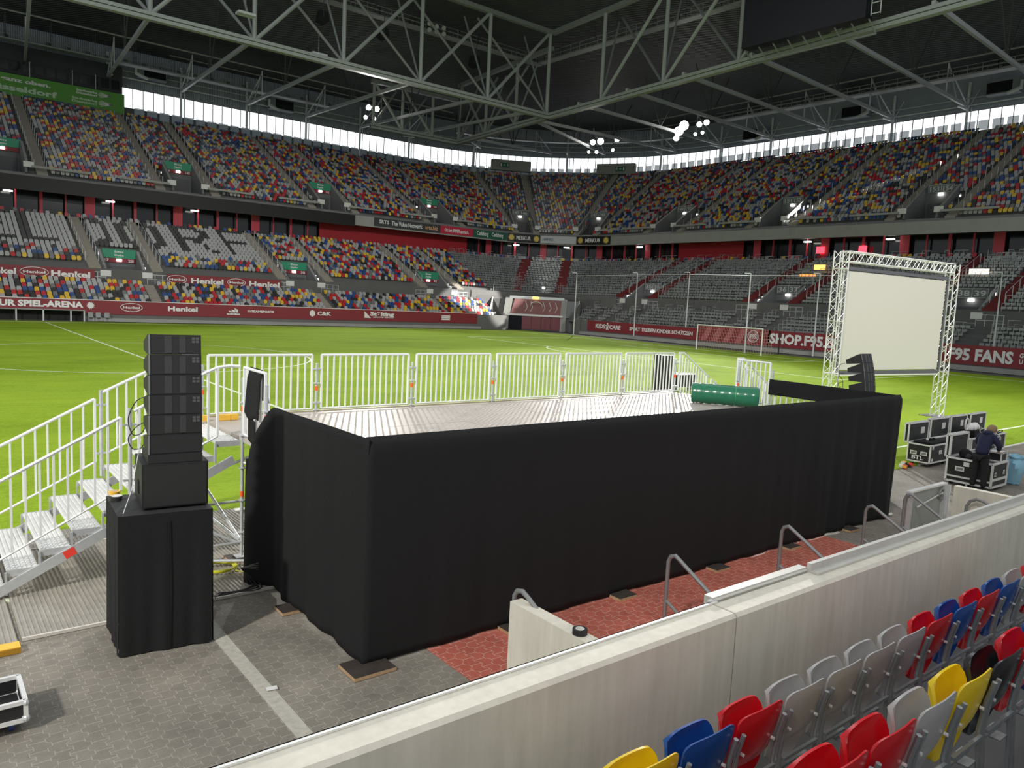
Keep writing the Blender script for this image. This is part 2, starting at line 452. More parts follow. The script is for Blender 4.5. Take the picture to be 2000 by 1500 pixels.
for k, (s, e) in enumerate(((tb, tX(66)), (0, ARC), (ARC, T1))):
    Wn = MB(); band(Wn, s, e, (45.1, wz0), (45.1, wz1), pane); wp = struct(Wn.build('window_%d' % (k+1)))
    F = MB(); t = s
    while t < e:
        p0 = ring(t, 45.0, wz0(t)); p1 = ring(t, 45.0, wz1(t)); F.bar(p0, p1, .11, .1, steel_g); t += 1.45 if not 0 < t < ARC else 1.45*26/40
    band(F, s, e, (45.0, lambda t: wz1(t)-.08), (45.0, lambda t: wz1(t)+.12), steel_g)
    F.build('window_frame', wp)
# translucent balustrade along the back row
B_ = MB(); bal = mat('frosted_screen', (.42, .50, .60), .35, alpha=.88)
t = tX(17.5)
while t < T1:
    st = 1.75 if not 0 < t < ARC else 1.75*26/39
    a_, c_ = ring(t+.12, 43.9, uz(UR, t)), ring(t+st-.25, 43.9, uz(UR, t))
    a_.z += .15; c_.z += .15
    B_.quad(a_, c_, c_+Vector((0, 0, 1.25)), a_+Vector((0, 0, 1.25)), bal); t += st
o = B_.build('windscreen_panels'); struct(o)
# roof sheets
R_ = MB(); rs = MATS['dark_roof_sheet']
nt = rs.node_tree
wv = nt.nodes.new('ShaderNodeTexWave'); wv.inputs['Scale'].default_value = .9; tcn = nt.nodes.new('ShaderNodeTexCoord'); nt.links.new(tcn.outputs['Object'], wv.inputs['Vector'])
wv.bands_direction = 'DIAGONAL'; bpn = nt.nodes.new('ShaderNodeBump'); bpn.inputs['Strength'].default_value = .5; bpn.inputs['Distance'].default_value = .3
nt.links.new(wv.outputs['Fac'], bpn.inputs['Height']); nt.links.new(bpn.outputs[0], nt.nodes['Principled BSDF'].inputs['Normal'])
band(R_, T0-25, T1+5, (47, 37.6), (24, 40.2), rs)
# inner part, rectangular
zi = 42.8
def rq(a_, b_, c_, d_): R_.quad(a_, b_, c_, d_, rs)
rq((-50, 62, 40.2), (66, 62, 40.2), (58, 36, zi), (-50, 36, zi))
rq((85, 43, 40.2), (85, -45, 40.2), (58, -45, zi), (58, 36, zi))
pts = [ring(t, 24, 40.2) for t in tline(0, ARC)]
for i in range(len(pts)-1): R_.add((pts[i], pts[i+1], (58, 36, zi)), ((0, 1, 2),), rs)
struct(R_.build('ceiling'))
R_ = MB()
R_.quad((25, -10, 47.5), (58, -10, 47.5), (58, 36, 47.5), (25, 36, 47.5), mat('closed_roof_black', (.01, .01, .012), .8))
R_.quad((-50, 36, zi), (58, 36, zi), (58, 36, zi+4.7), (-50, 36, zi+4.7), steel_d)
R_.quad((58, 36, zi), (58, -45, zi), (58, -45, zi+4.7), (58, 36, zi+4.7), steel_d)
struct(R_.build('ceiling_opening'))
# ---------------------------------------------------------------- seats of the bowl
def plastic(name, c): return mat(name, c, .38, 0, .06, 3)
S_GREY = plastic('seat_light_grey', (.42, .42, .42)); S_DG = plastic('seat_dark_grey', (.17, .18, .18)); S_BLK = plastic('seat_black', (.018, .018, .02))
S_RED = plastic('seat_red', (.52, .012, .02)); S_BLU = plastic('seat_blue', (.015, .07, .26)); S_YEL = plastic('seat_yellow', (.78, .50, .03))
PAL = [('light grey', S_GREY, 30), ('dark grey', S_DG, 14), ('black', S_BLK, 14), ('red', S_RED, 16), ('blue', S_BLU, 15), ('yellow', S_YEL, 12)]
def rcol():
    x = random.random()*101
    for i, (_, _, w_) in enumerate(PAL):
        x -= w_
        if x < 0: return i
    return 0
# folded seat: rounded pan in front, backrest slab behind, steel foot
def seat_template():
    V = []; F = []
    def prism(poly, v0, v1):
        o = len(V); n = len(poly)
        for (u, z) in poly: V.append((u, v0, z))
        for (u, z) in poly: V.append((u, v1, z))
        F.append(tuple(o+i for i in range(n)))
        for i in range(n): F.append((o+(i+1) % n, o+i, o+n+i, o+n+(i+1) % n))
    prism([(-.14, .32), (.14, .32), (.19, .42), (.19, .62), (.14, .69), (-.14, .69), (-.19, .62), (-.19, .42)], .30, .36)
    prism([(-.18, .52), (.18, .52), (.195, .62), (.15, .78), (-.15, .78), (-.195, .62)], .46, .49)
    return V, F
ST = seat_template()
def put_seat(mb, t, d, z, m_, loc=None):
    o_, s_ = rdir(t); P = ring(t, d, z)
    if loc is not None: P = P-loc
    mb.add([P+s_*v[0]+o_*v[1]+Vector((0, 0, v[2])) for v in ST[0]], ST[1], m_)
def near(t, lst, w): return any(abs(t-x) < w for x in lst)
# club name laid out in black seats (rows counted from the top of the letters down)
GLY = [(-3.6, 'E'), (.1, 'L'), (4.5, 'D'), (9.6, 'O'), (15.7, 'R'), (21.1, 'F')]
PIX = {'E': ['#####', '#....', '#....', '#....', '####.', '#....', '#....', '#....', '#####'],
       'L': ['#....', '#....', '#....', '#....', '#....', '#....', '#....', '#....', '#####'],
       'D': ['####.', '#..##', '#...#', '#...#', '#...#', '#...#', '#...#', '#..##', '####.'],
       'O': ['.###.', '##.##', '#...#', '#...#', '#...#', '#...#', '#...#', '##.##', '.###.'],
       'R': ['####.', '#..##', '#...#', '#..##', '####.', '#.#..', '#..#.', '#..#.', '#...#'],
       'F': ['#####', '#....', '#....', '#....', '####.', '#....', '#....', '#....', '#....']}
GW = {'E': 2.9, 'L': 3.0, 'D': 4.2, 'O': 4.4, 'R': 4.3, 'F': 3.7}
def glyph(x, r):
    row = 14-r
    if not 0 <= row <= 8: return False
    for gx, ch in GLY:
        c = int((x-gx)/GW[ch]*5) if x >= gx else -1
        if 0 <= c < 5: return PIX[ch][row][c] == '#'
    return False
SEATS = []   # (tier, row, t, d, z, colour)
STEP = .475
def block_row(tier, r, d, z, t0, t1, cuts, colf):
    t = t0
    while t < t1:
        rad = 26 if not 0 < t < ARC else max(3.0, d-5)
        if not any(a_ < t < b_ for a_, b_ in cuts): SEATS.append((tier, r, t, d, z, colf(t, r)))
        t += STEP*26/rad
for r in range(UR):
    cuts = [(x-.85, x+.85) for x in up_ais]+([(v-2.3, v+2.3) for v in up_vom] if r < 7 else [])
    rr_ = r
    t = T0+4
    while t < T1:
        rad = 26 if not 0 < t < ARC else max(3.0, ud(r)-5)
        if not any(a_ < t < b_ for a_, b_ in cuts): SEATS.append(('upper', r, t, ud(r), uz(r, t), rcol()))
        t += STEP*26/rad
def lowcol(t, r):
    x = t+66
    if x < 26 and r >= 5: return 2 if glyph(x, r) else 0
    if x < 26 and r == 4: return random.choice([0, 0, 0, rcol()])
    return rcol()
for r in range(LR1):
    cuts = [(x-.85, x+.85) for x in low_ais]+([(v-2.4, v+2.4) for v in low_vom] if r < 6 else [])
    if r == 0: continue
    block_row('lower', r, ld(r), lz(r), tX(-6), tX(56.5), cuts, lowcol)
for r in range(6):
    block_row('front', r, fd(r), fz(r), tX(-6), tX(54), [(x-.6, x+.6) for x in (tX(10.6), tX(29.5), tX(46))], lambda t, r: rcol())
# seats along the boxes
t = tX(-6)
while t < T1-2:
    if random.random() < .85: SEATS.append(('box', 0, t, 19.2, 10.75, rcol()))
    t += .62
# the seats that show largest become individuals
def inview(S):
    x, y, dd = proj(ring(S[2], S[3], S[4]+.5)); return dd > 0 and -5 < x < 2005 and -5 < y < 1505
cand = sorted([i for i, S in enumerate(SEATS) if inview(S) and S[0] == 'front'], key=lambda i: proj(ring(SEATS[i][2], SEATS[i][3], SEATS[i][4]))[2])[:262]
cs = set(cand)
allm = MB()
for i, S in enumerate(SEATS):
    if i not in cs: put_seat(allm, S[2], S[3], S[4], PAL[S[5]][1])
o = allm.build('stadium_seats')
tag(o, 'thousands of coloured folding seats filling the far stands', 'seats', 'folding seats in the far stands', 'stuff')
protos = {}
ordn = ['front', 'second', 'third', 'fourth', 'fifth', 'sixth']
cnt = {}
stair_x = [10.6, 29.5, 46]
for i in sorted(cand, key=lambda i: (SEATS[i][1], -SEATS[i][2])):
    tier, r, t, d, z, c = SEATS[i]
    if c not in protos:
        mb = MB(); mb.add([Vector((v[0], v[1], v[2])) for v in ST[0]], ST[1], PAL[c][1]); protos[c] = o = mb.build('folding_seat')
    else:
        o = protos[c].copy(); COL.objects.link(o)
    o.location = ring(t, d, z)
    x = t+66; left = x < 10.6
    key = (r, left); cnt[key] = cnt.get(key, 0)+1
    cname = PAL[c][0]
    if left:
        lab = '%s seat, %s row above the arena-name board, %dth left of the stairway' % (cname, ordn[r], cnt[key])
    else:
        k = int(round((x-11.2)/STEP))+1
        lab = '%s seat, %s row above far red board, %dth right of the stairway' % (cname, ordn[r], k)
    tag(o, lab, 'seat', 'folding seats in the far front block')

# ---------------------------------------------------------------- aisles, vomitories
ais = mat('aisle_concrete', (.30, .275, .235), .85, 0, .15, 2); ais_red = mat('aisle_red', (.16, .018, .02), .8, 0, .2, 2)
def aisle(tc, rows, dfn, zfn, wd, m_, run, rise):
    mb = MB(); o_, s_ = rdir(tc)
    for r in rows:
        for h in (0, 1):
            P = ring(tc, dfn(r)+h*run/2, zfn(r)); z1 = zfn(r)+rise*(h+1)/2*.98
            c = P+o_*(run/4)
            mb.obox((c.x, c.y, (zfn(r)-.05+z1)/2), s_*wd/2, o_*(run/4+.01), (0, 0, (z1-zfn(r)+.05)/2), m_)
    return mb
for a in up_ais:
    struct(aisle(a, range(UR), ud, lambda r: uz(r, a), 1.1, ais, .82, .45).build('aisle_stairs'))
def cais(px0, px1): return lambda r: tpx(px0+(px1-px0)*(r/15.0), ld(r), lz(r))
corner_ais = [cais(1008, 1030), cais(1092, 1106)]
for f in corner_ais:
    mb = MB()
    for r in range(1, LR1+1):
        t_ = f(r); o_, s_ = Vector((.62, .78, 0)), Vector((.78, -.62, 0))
        for h in (0, 1):
            c = ring(t_, ld(r)+h*.4, 0)+o_*.2; z1 = lz(r)+.182*(h+1)*.98
            mb.obox((c.x, c.y, (lz(r)-.05+z1)/2), s_*.75, o_*.25, (0, 0, (z1-lz(r)+.05)/2), ais_red)
    struct(mb.build('aisle_stairs'))
for a in low_ais:
    rd = a > tX(57)
    struct(aisle(a, range(0, LR1+1), ld, lz, 1.15, ais_red if rd else ais, .8, .364).build('aisle_stairs'))
for x in stair_x: struct(aisle(tX(x), range(6), fd, fz, 1.0, ais, .75, .36).build('aisle_stairs'))
# aisle handrails (thin posts with a rail)
for a in up_ais+low_ais:
    up = a in up_ais
    mb = MB(); o_, s_ = rdir(a); pts = []
    for side in ((-1, 1)):
        pts = []
        for r in range(2, (UR if up else LR1), 2):
            d_, z_ = (ud(r), uz(r, a)) if up else (ld(r), lz(r))
            P = ring(a, d_, z_)+s_*side*.62
            mb.bar(P, P+Vector((0, 0, .95)), .045, .045, steel_w)
            if not up: pts.append(P+Vector((0, 0, .95)))
        if pts: mb.tube(pts, .022, steel_w, 4)
    struct(mb.build('aisle_handrail'))
vomw = mat('vomitory_wall', (.17, .175, .18), .8, 0, .1, 1)
copm = mat('coping_concrete', (.36, .36, .34), .7, 0, .1, 2)
signw = mat('white_sign', (.75, .75, .72), .5)
def vomitory(tc, up, style, nums, label):
    o_, s_ = rdir(tc); hw = 1.9
    if up: df, zb, zt, db = 19.2, 15.4, 19.2, 24.2
    else: df, zb, zt, db = 6.1, 3.75, 7.0, 10.0
    if up: zt += .3*endness(tc)
    base = ring(tc, df, zb)
    if not up and 0 < tc < ARC: base = ring(tc, df, zb); o_, s_ = Vector((.62, .78, 0)), Vector((.78, -.62, 0))
    T = thing('vomitory', label, 'stand entrance', base, 'entrances cut into the stands')
    L = lambda u, v, z: base+s_*u+o_*v+Vector((0, 0, z))
    dep = db-df; H = zt-zb
    mb = MB()
    mb.add([L(-hw, 0, 0), L(hw, 0, 0), L(hw, dep, 0), L(-hw, dep, 0)], [(0, 1, 2, 3)], conc_dark)
    mb.obox(L(0, dep, H/2), s_*hw, o_*.1, (0, 0, H/2), vomw)
    for sd in (-1, 1):
        poly = [L(sd*hw, 0, 0), L(sd*hw, dep, 0), L(sd*hw, dep, H+.25), L(sd*hw, .1, 1.0)]
        mb.prism(poly, s_*sd*-.22, vomw)
    w_ = mb.build('entrance_wall', T)
    for sd in (-1, 1):
        mb = MB(); a_, c_ = L(sd*hw, .1, 1.0), L(sd*hw, dep, H+.25)
        mb.bar(a_, c_, .26, .08, copm); mb.build('coping', T)
    mb = MB(); mb.obox(L(0, dep-.16, H*.28), s_*(hw-.5), o_*.04, (0, 0, H*.28), mat('door_dark', (.10, .10, .11), .5)); mb.build('doorway', T)
    mb = MB(); sh = .62 if not up else .68
    if style == 'green':
        mb.obox(L(0, dep-.2, H-.1), s_*(hw-.25), o_*.05, (0, 0, .48), green_txt); sg = mb.build('sign', T)
        mb = MB(); mb.obox(L(0, dep-.2, H-.82), s_*(hw-.25), o_*.05, (0, 0, .22), maroon); s2 = mb.build('number_strip', T)
        mb = MB(); mb.obox(L(0, dep-.3, H-.80), s_*.25, o_*.04, (0, 0, .13), strip_on); mb.build('lamp', T)
        if nums and nums[0]:
            text(nums[0], L(-hw+.35, dep-.27, H-.97), s_, (0, 0, 1), .3, .55, white_txt, s2)
            text(nums[1], L(hw-1.0, dep-.27, H-.97), s_, (0, 0, 1), .3, .55, white_txt, s2)
        # picture marks of the green panel
        text('Bitte', L(-.45, dep-.27, H-.0), s_, (0, 0, 1), .22, .9, white_txt, sg); text('Danke', L(-.45, dep-.27, H-.35), s_, (0, 0, 1), .2, .9, white_txt, sg)
    else:
        mb.obox(L(0, dep-.2, H-.15), s_*(hw-.45), o_*.05, (0, 0, .5), vomw); sg = mb.build('sign', T)
        fr = MB()
        for u0, u1 in ((-1.4, -.02), (.02, 1.4)):
            P = [L(u0, dep-.27, H-.58), L(u1, dep-.27, H-.58), L(u1, dep-.27, H+.28), L(u0, dep-.27, H+.28)]
            fr.tube(P, .035, steel_w, 4, close=True)
        fr.build('sign_frame', sg)
        text(nums[0], L(-1.25, dep-.28, H-.43), s_, (0, 0, 1), .55, 1.05, mat('pale_lettering', (.55, .57, .57), .6), sg)
        text(nums[1], L(.2, dep-.28, H-.43), s_, (0, 0, 1), .55, 1.05, MATS['pale_lettering'], sg)
        mb = MB(); mb.obox(L(0, dep-.3, H-.82), s_*.28, o_*.04, (0, 0, .12), strip_on); mb.build('lamp', T)
    # white block plates either side and rails
    for sd in (-1, 1):
        mb = MB(); mb.obox(L(sd*(hw+.1), -.1, .95), s_*.5, o_*.03, (0, 0, .3), signw); mb.build('block_plate', T)
    mb = MB()
    if up:
        for sd in (-1, 1): mb = MB(); mb.obox(L(sd*5.2, -.3, .75), s_*2.9, o_*.12, (0, 0, .12), copm); mb.build('ledge', T)
    else:
        for sd in (-1, 1):
            mb = MB()
            for k in range(4):
                a_ = L(sd*(hw+.1+k*.75), -.1, 0); mb.bar(a_, a_+Vector((0, 0, 1.05)), .05, .05, galv)
            for h in (.55, 1.05): mb.bar(L(sd*(hw+.1), -.1, h), L(sd*(hw+2.4), -.1, h), .05, .05, galv)
            mb.build('guard_rail', T)
    return T
upn = [('', ''), ('139', '140'), ('141', '142'), ('143', '144'), ('145', '146'), ('147', '148'), ('149', '150'), ('151', '152'), ('153', '154'), ('155', '156')]
where = ['at the far left edge, above the arena-name board', 'with green sign above the seat letters R and F', 'with green sign above the long red wall, left one', 'with green sign just left of the curved corner', 'left of the two under the curved corner exit signs', 'right of the two under the curved corner exit signs', 'first one right of the corner, above grey fascia', 'above the red and glass boxes, second right of the corner', 'above the hanging screen frame at far right', 'beyond the right edge']
for i, v in enumerate(up_vom[:9]):
    vomitory(v, True, 'green' if i < 4 else 'white', upn[i], 'upper-tier concrete stand entrance '+where[i])
lown = [('27', '28'), ('29', '30'), ('31', '32'), ('33', '34'), ('35', '36'), ('36', '37'), ('38', '39')]
wl = ['under green sign between blocks 27 and 28', 'under green sign right of the long red banner', 'under green sign left of the corner', 'with door above the corner tunnel between dark red stairs', 'above the childcare slogan board', 'in the grey terrace above the goal', 'behind the projection screen']
for i, v in enumerate(low_vom):
    vomitory(v, False, 'green' if i < 3 else 'white', lown[i], 'lower-tier concrete stand entrance '+wl[i])
# ---------------------------------------------------------------- grey standing terrace behind the goal
mb = MB(); seatg = mat('terrace_seat_metal', (.34, .36, .36), .4, .3, .2, 3); railm = mat('terrace_rail', (.40, .42, .42), .4, .3, .1, 3)
for tier, rows, dfn, zfn, ts in (('l', range(0, LR1+1), ld, lz, tX(57)), ('f', range(6), fd, fz, tYe(32))):
    for r in rows:
        t = ts
        while t < T1:
            rad = 26 if not 0 < t < ARC else max(3.0, dfn(r)-5)
            bad = near(t, low_ais, .8) or (tier == 'l' and 0 < t < ARC and near(t, [f(r) for f in corner_ais], .85*26/rad)) or (tier == 'l' and r < 6 and near(t, low_vom, 2.3)) or (tier == 'f' and near(t, low_vom[4:], .8))
            o_, s_ = rdir(t); P = ring(t, dfn(r), zfn(r))
            if not bad:
                mb.obox(P+o_*.5+Vector((0, 0, .30)), s_*.19, o_*.03, (0, 0, .12), seatg)
                if random.random() < .55:
                    Q = P+o_*.1; hgt = random.choice([.7, 1.0, 1.05])
                    mb.bar(Q, Q+Vector((0, 0, hgt)), .04, .04, railm)
                    if random.random() < .8: mb.bar(Q+Vector((0, 0, hgt)), Q+s_*STEP*2+Vector((0, 0, hgt)), .04, .04, railm)
                    if random.random() < .4: mb.bar(Q+Vector((0, 0, hgt/2)), Q+s_*STEP*2+Vector((0, 0, hgt/2)), .03, .03, railm)
            t += STEP*26/rad
o = mb.build('terrace_barriers'); tag(o, 'grey rail seats and safety barriers packed over the goal-end terrace', 'terrace rails', None, 'stuff')
# ---------------------------------------------------------------- boxes: red panels, mullions, glazing
def boxcol(px0, px1, wide=9.9):
    pass
mb = MB(); mg = MB(); t = T0; k = 0
redw = [(tX(36.8), tX(62.5)), (tYe(31.5), tYe(20.0))]
for s, e in redw:
    b2 = MB(); band(b2, s, e, (21.2, 10.7), (21.2, 13.8), red_wall); struct(b2.build('wall_red'))
step = 9.9/4
while t < T1:
    if not any(s < t < e for s, e in redw):
        o_, s_ = rdir(t); P = ring(t, 21.0, 0)
        wd = .55 if k % 4 == 0 else (.09 if k % 4 != 2 else .16)
        mb.obox((P.x, P.y, 12.3), s_*wd, o_*.08, (0, 0, 1.55), pink_red)
    rad = 26 if not 0 < t < ARC else 16.0
    t += step*26/rad; k += 1
struct(mb.build('wall_mullions'))
b2 = MB()
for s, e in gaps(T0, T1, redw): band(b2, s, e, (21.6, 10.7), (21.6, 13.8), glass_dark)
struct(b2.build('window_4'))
for px, hot in ((1008, 0), (1107, 0), (1250, 0), (1578, 0), (1740, 0), (15, 0), (215, 0), (380, 0)):
    t = tpx(px, 20.5, 13.3); P = ring(t, 20.4, 13.35); o_, s_ = rdir(t)
    q = MB(); q.obox(P, s_*.45, o_*.2, (0, 0, .07), strip_on); o = q.build('ceiling_lamp')
    tag(o, 'small bright lamp under the box ceiling, %s' % {1008: 'corner above the tunnel', 1107: 'corner, right of the tunnel', 1250: 'start of the right red wall', 1578: 'left of two red glowing panes', 1740: 'right stand above the hanging screen truss', 15: 'far left edge', 215: 'far left over the letter D', 380: 'far left over the letter R'}[px], 'lamp', 'box ceiling lamps')
for px, wds in ((1602, .55), (1685, .5)):
    t = tpx(px, 20.8, 12.2); P = ring(t, 20.8, 12.3); o_, s_ = rdir(t)
    q = MB(); q.obox(P, s_*wds, o_*.05, (0, 0, .42), mat('red_glow', (1, .05, .08), .4, emit=2.2)); o = q.build('glowing_panel')
    tag(o, 'glowing red lit panel in a box window, %s' % ('left one' if px == 1602 else 'right one, half hidden by a column'), 'panel', 'red lit panels')
for px, py, wx, col_, lb in ((1577, 541, 1.0, (1, .32, .04), 'orange glowing display board over the grey terrace left of the projection screen'), (1601, 522, .7, (1, .45, .12), 'warm lit kiosk opening above the terrace left of the projection screen'), (1912, 531, .9, (1, .9, .7), 'bright lit bar opening above the terrace right of the projection screen')):
    P = atX(px, py, 74.5); q = MB(); q.obox(P, (.05, 0, 0), (0, wx, 0), (0, 0, .3), mat('lit_opening_%d' % px, col_, .5, emit=1.6, var=.0)); o = q.build('lit_panel'); tag(o, lb, 'lit panel')
# ---------------------------------------------------------------- boards
def chord_board(name, px0, px1, d, z0, z1, m_, label, cat='board', th=.06, zref=None, grp=None):
    zr = zref if zref is not None else (z0+z1)/2
    a_, c_ = tpx(px0, d, zr), tpx(px1, d, zr)
    A, B = ring(a_, d, z0), ring(c_, d, z0)
    q = MB(); s_ = (B-A).normalized(); n_ = Vector((s_.y, -s_.x, 0)) # toward the pitch
    if n_.dot(Vector((20, -10, 0))-A) < 0: n_ = -n_
    q.prism([A, B, B+Vector((0, 0, z1-z0)), A+Vector((0, 0, z1-z0))], -n_*th, m_)
    T = thing(name, label, cat, A, grp)
    bo = q.build('board_panel', T)
    return T, A+n_*.03, s_, (B-A).length
# LED strip and sponsors on the fascia
T, A, s_, L_ = chord_board('led_board', -150, 694, 17.9, 13.4, 14.95, black_led, 'long switched-off black display strip on the far left fascia')
T, A, s_, L_ = chord_board('advertising_board', 731, 860, 17.9, 13.75, 14.95, mat('board_dark_grey', (.05, .055, .06), .5), 'dark grey fascia board lettered The Value Network', 'board', grp='fascia boards')
text('SRTS', A+s_*(L_*.07)+Vector((0, 0, .45)), s_, (0, 0, 1), .5, L_*.14, white_txt, T); text('The Value Network.', A+s_*(L_*.25)+Vector((0, 0, .35)), s_, (0, 0, 1), .62, L_*.47, white_txt, T)
text('srts.biz', A+s_*(L_*.76)+Vector((0, 0, .35)), s_, (0, 0, 1), .6, L_*.2, mat('copper_lettering', (.7, .38, .18), .6), T)
T, A, s_, L_ = chord_board('advertising_board', 860.5, 924, 17.9, 13.75, 14.95, mat('board_crimson', (.55, .03, .07), .5), 'crimson fascia board with one line of white words', 'board', grp='fascia boards')
text('Oft fort, IMMER sportlich.', A+s_*(L_*.12)+Vector((0, 0, .35)), s_, (0, 0, 1), .5, L_*.74, white_txt, T)
T, A, s_, L_ = chord_board('advertising_board', 924.5, 990, 17.9, 13.75, 14.95, mat('board_dark_green', (.02, .12, .08), .5), 'dark green fascia board with the same white script twice', 'board', grp='fascia boards')
for k in (.1, .54): text('Carlsberg', A+s_*(L_*k)+Vector((0, 0, .4)), s_, (0, 0, 1), .62, L_*.34, white_txt, T)
sun_y = mat('sun_yellow', (.75, .55, .12), .5)
def sunburst(T, c, s_, r, m_, n_=None, spikes=14):
    q = MB(); P = []
    for i in range(spikes*2):
        a = math.pi*i/spikes; rr = r if i % 2 == 0 else r*.62
        P.append(Vector(c)+s_*math.cos(a)*rr+Vector((0, 0, math.sin(a)*rr)))
    nrm = Vector((s_.y, -s_.x, 0)); q.prism(P, nrm*.04, m_); return q.build('sun_emblem', T)
for (p0, p1, wh) in ((991, 1055, 'left of the pale grey board'), (1126, 1192, 'right of the pale grey board')):
    T, A, s_, L_ = chord_board('advertising_board', p0, p1, 17.9, 13.7, 15.0, black_led, 'black fascia board with two yellow suns, '+wh, 'board', grp='fascia boards')
    text('MERKUR', A+s_*(L_*.27)+Vector((0, 0, .35)), s_, (0, 0, 1), .6, L_*.44, white_txt, T)
    for k in (.12, .88): sunburst(T, A+s_*(L_*k)+Vector((0, 0, .65)), s_, .58, sun_y)
T, A, s_, L_ = chord_board('advertising_board', 1056, 1125, 17.9, 13.75, 14.95, mat('board_pale_grey', (.5, .52, .53), .5), 'pale grey fascia board with small blue-grey words', 'board', grp='fascia boards')
text('HANKE', A+s_*(L_*.06)+Vector((0, 0, .4)), s_, (0, 0, 1), .45, L_*.3, mat('blue_grey_lettering', (.12, .16, .22), .6), T)
# pitch-side board, far side
def hw_wall(name, t0, t1):
    q = MB(); band(q, t0, t1, (-.02, -.05), (-.02, 1.9), conc_dark); return struct(q.build(name))
hw_wall('wall_far_front', T0, tX(54.9)); hw_wall('wall_goal_front', tYe(30.6), T1)
cw = MB(); band(cw, tX(53), tYe(29), (5.9, -.05), (5.9, 5.3), conc_dark)
for (A_, B_2) in ((Vector((54, 38, 0)), Vector((0, 6, 0))), (Vector((61, 32, 0)), Vector((6, 0, 0)))):
    cw.quad(A_, A_+B_2, A_+B_2+Vector((0, 0, 3.8)), A_+Vector((0, 0, 1.6)), conc_dark)
cw.quad((54, 38, 0), (55.2, 41.6, 0), (55.2, 41.6, 4.2), (54, 38, 1.9), conc_dark); cw.quad((61, 32, 0), (64, 33, 0), (64, 33, 4.2), (61, 32, 1.9), conc_dark)
cw.quad((56.9, 44.0, 4.1), (66.0, 35.4, 4.1), (72, 39, 5.25), (61, 49, 5.25), terr); struct(cw.build('wall_corner'))
kb = MB(); band(kb, tX(4), tX(50), (-.9, .02), (-.9, .35), pc); band(kb, tX(4), tX(50), (-.9, .35), (-.02, .35), pc)
band(kb, tYe(29), T1, (-.9, .02), (-.9, .4), pc); band(kb, tYe(29), T1, (-.9, .4), (-.02, .4), pc); struct(kb.build('trim_2'))
q = MB(); x0, x1 = -14, 4.0
T = thing('perimeter_board', 'long dark red perimeter board under the far stand, with white sponsor lettering', 'board', (x0, 37.9, .8))
q.box((x0, 37.88, 1.05), (3.6, 37.95, 2.0), maroon); q.box((3.6, 37.88, .7), (49.9, 37.95, 2.0), maroon); q.box((x0, 37.86, 2.0), (49.9, 37.97, 2.06), white_p)
q.build('board_panel', T)
XD = Vector((1, 0, 0)); ZU = Vector((0, 0, 1))
def onb(px, z, y=37.85): return atY(px, 600, y).x
def brd(s, p0, p1, z, h, y=37.85, parent=T, m_=white_txt, bold=.03):
    a_, c_ = atY(p0, 610, y).x, atY(p1, 610, y).x
    return text(s, (a_, y, z), XD, ZU, h, c_-a_, m_, parent, bold=bold)
brd('MERKUR SPIEL-ARENA', -62, 163, 1.28, .52, bold=.05)
sunburst(T, (atY(177, 597, 37.8).x, 37.84, 1.5), XD, .38, white_txt)
def ring_logo(T, cx, y, cz, rx, rz, word='Henkel'):
    q = MB(); q.tube([(cx+rx*math.cos(a*math.pi/16), y, cz+rz*math.sin(a*math.pi/16)) for a in range(32)], .035, white_txt, 5, close=True); lo = q.build('oval_emblem', T)
    text(word, (cx-rx*.78, y, cz-rz*.3), XD, ZU, rz*.6, rx*1.56, white_txt, T, bold=.03)
ring_logo(T, atY(257, 600, 37.85).x, 37.84, 1.42, .98, .40)
brd('Henkel', 328, 386, 1.2, .45, bold=.04); brd('C&K', 620, 647, 1.2, .42); brd('Stölting', 723, 770, 1.35, .42, bold=.05); brd('SERVICE GROUP', 729, 770, 1.1, .14)
brd('adidas', 443, 469, .98, .2, bold=.04); brd('11TEAMSPORTS', 484, 535, 1.3, .22, bold=.04)
q = MB(); ax = atY(456, 605, 37.85).x
for k, (dx, hh) in enumerate(((-.42, .2), (-.1, .35), (.22, .5))):
    q.prism([(ax+dx, 37.84, 1.24), (ax+dx+.26, 37.84, 1.24), (ax+dx+.26-.0, 37.84, 1.24+hh*.6), (ax+dx+.0-.12, 37.84, 1.24+hh*.9)], (0, -.02, 0), white_txt)
q.build('stripe_emblem', T); q = MB()
hx = atY(610, 612, 37.85).x
q.prism([(hx+.36*math.sin(a*math.pi/3), 37.84, 1.4+.4*math.cos(a*math.pi/3)) for a in range(6)], (0, -.02, 0), white_txt)
q.build('hexagon_emblem', T); q = MB()
sx_ = atY(717, 615, 37.85).x; q.prism([(sx_-.35, 37.84, 1.05), (sx_+.5, 37.84, 1.05), (sx_-.35, 37.84, 1.85)], (0, -.02, 0), white_txt)
q.build('triangle_emblem', T); q = MB()
kx = atY(870, 620, 37.85).x; 
for k in range(3): q.box((kx-.6, 37.82, 1.05+.22*k), (kx+.7, 37.84, 1.2+.22*k), white_txt)
q.build('block_emblem', T)
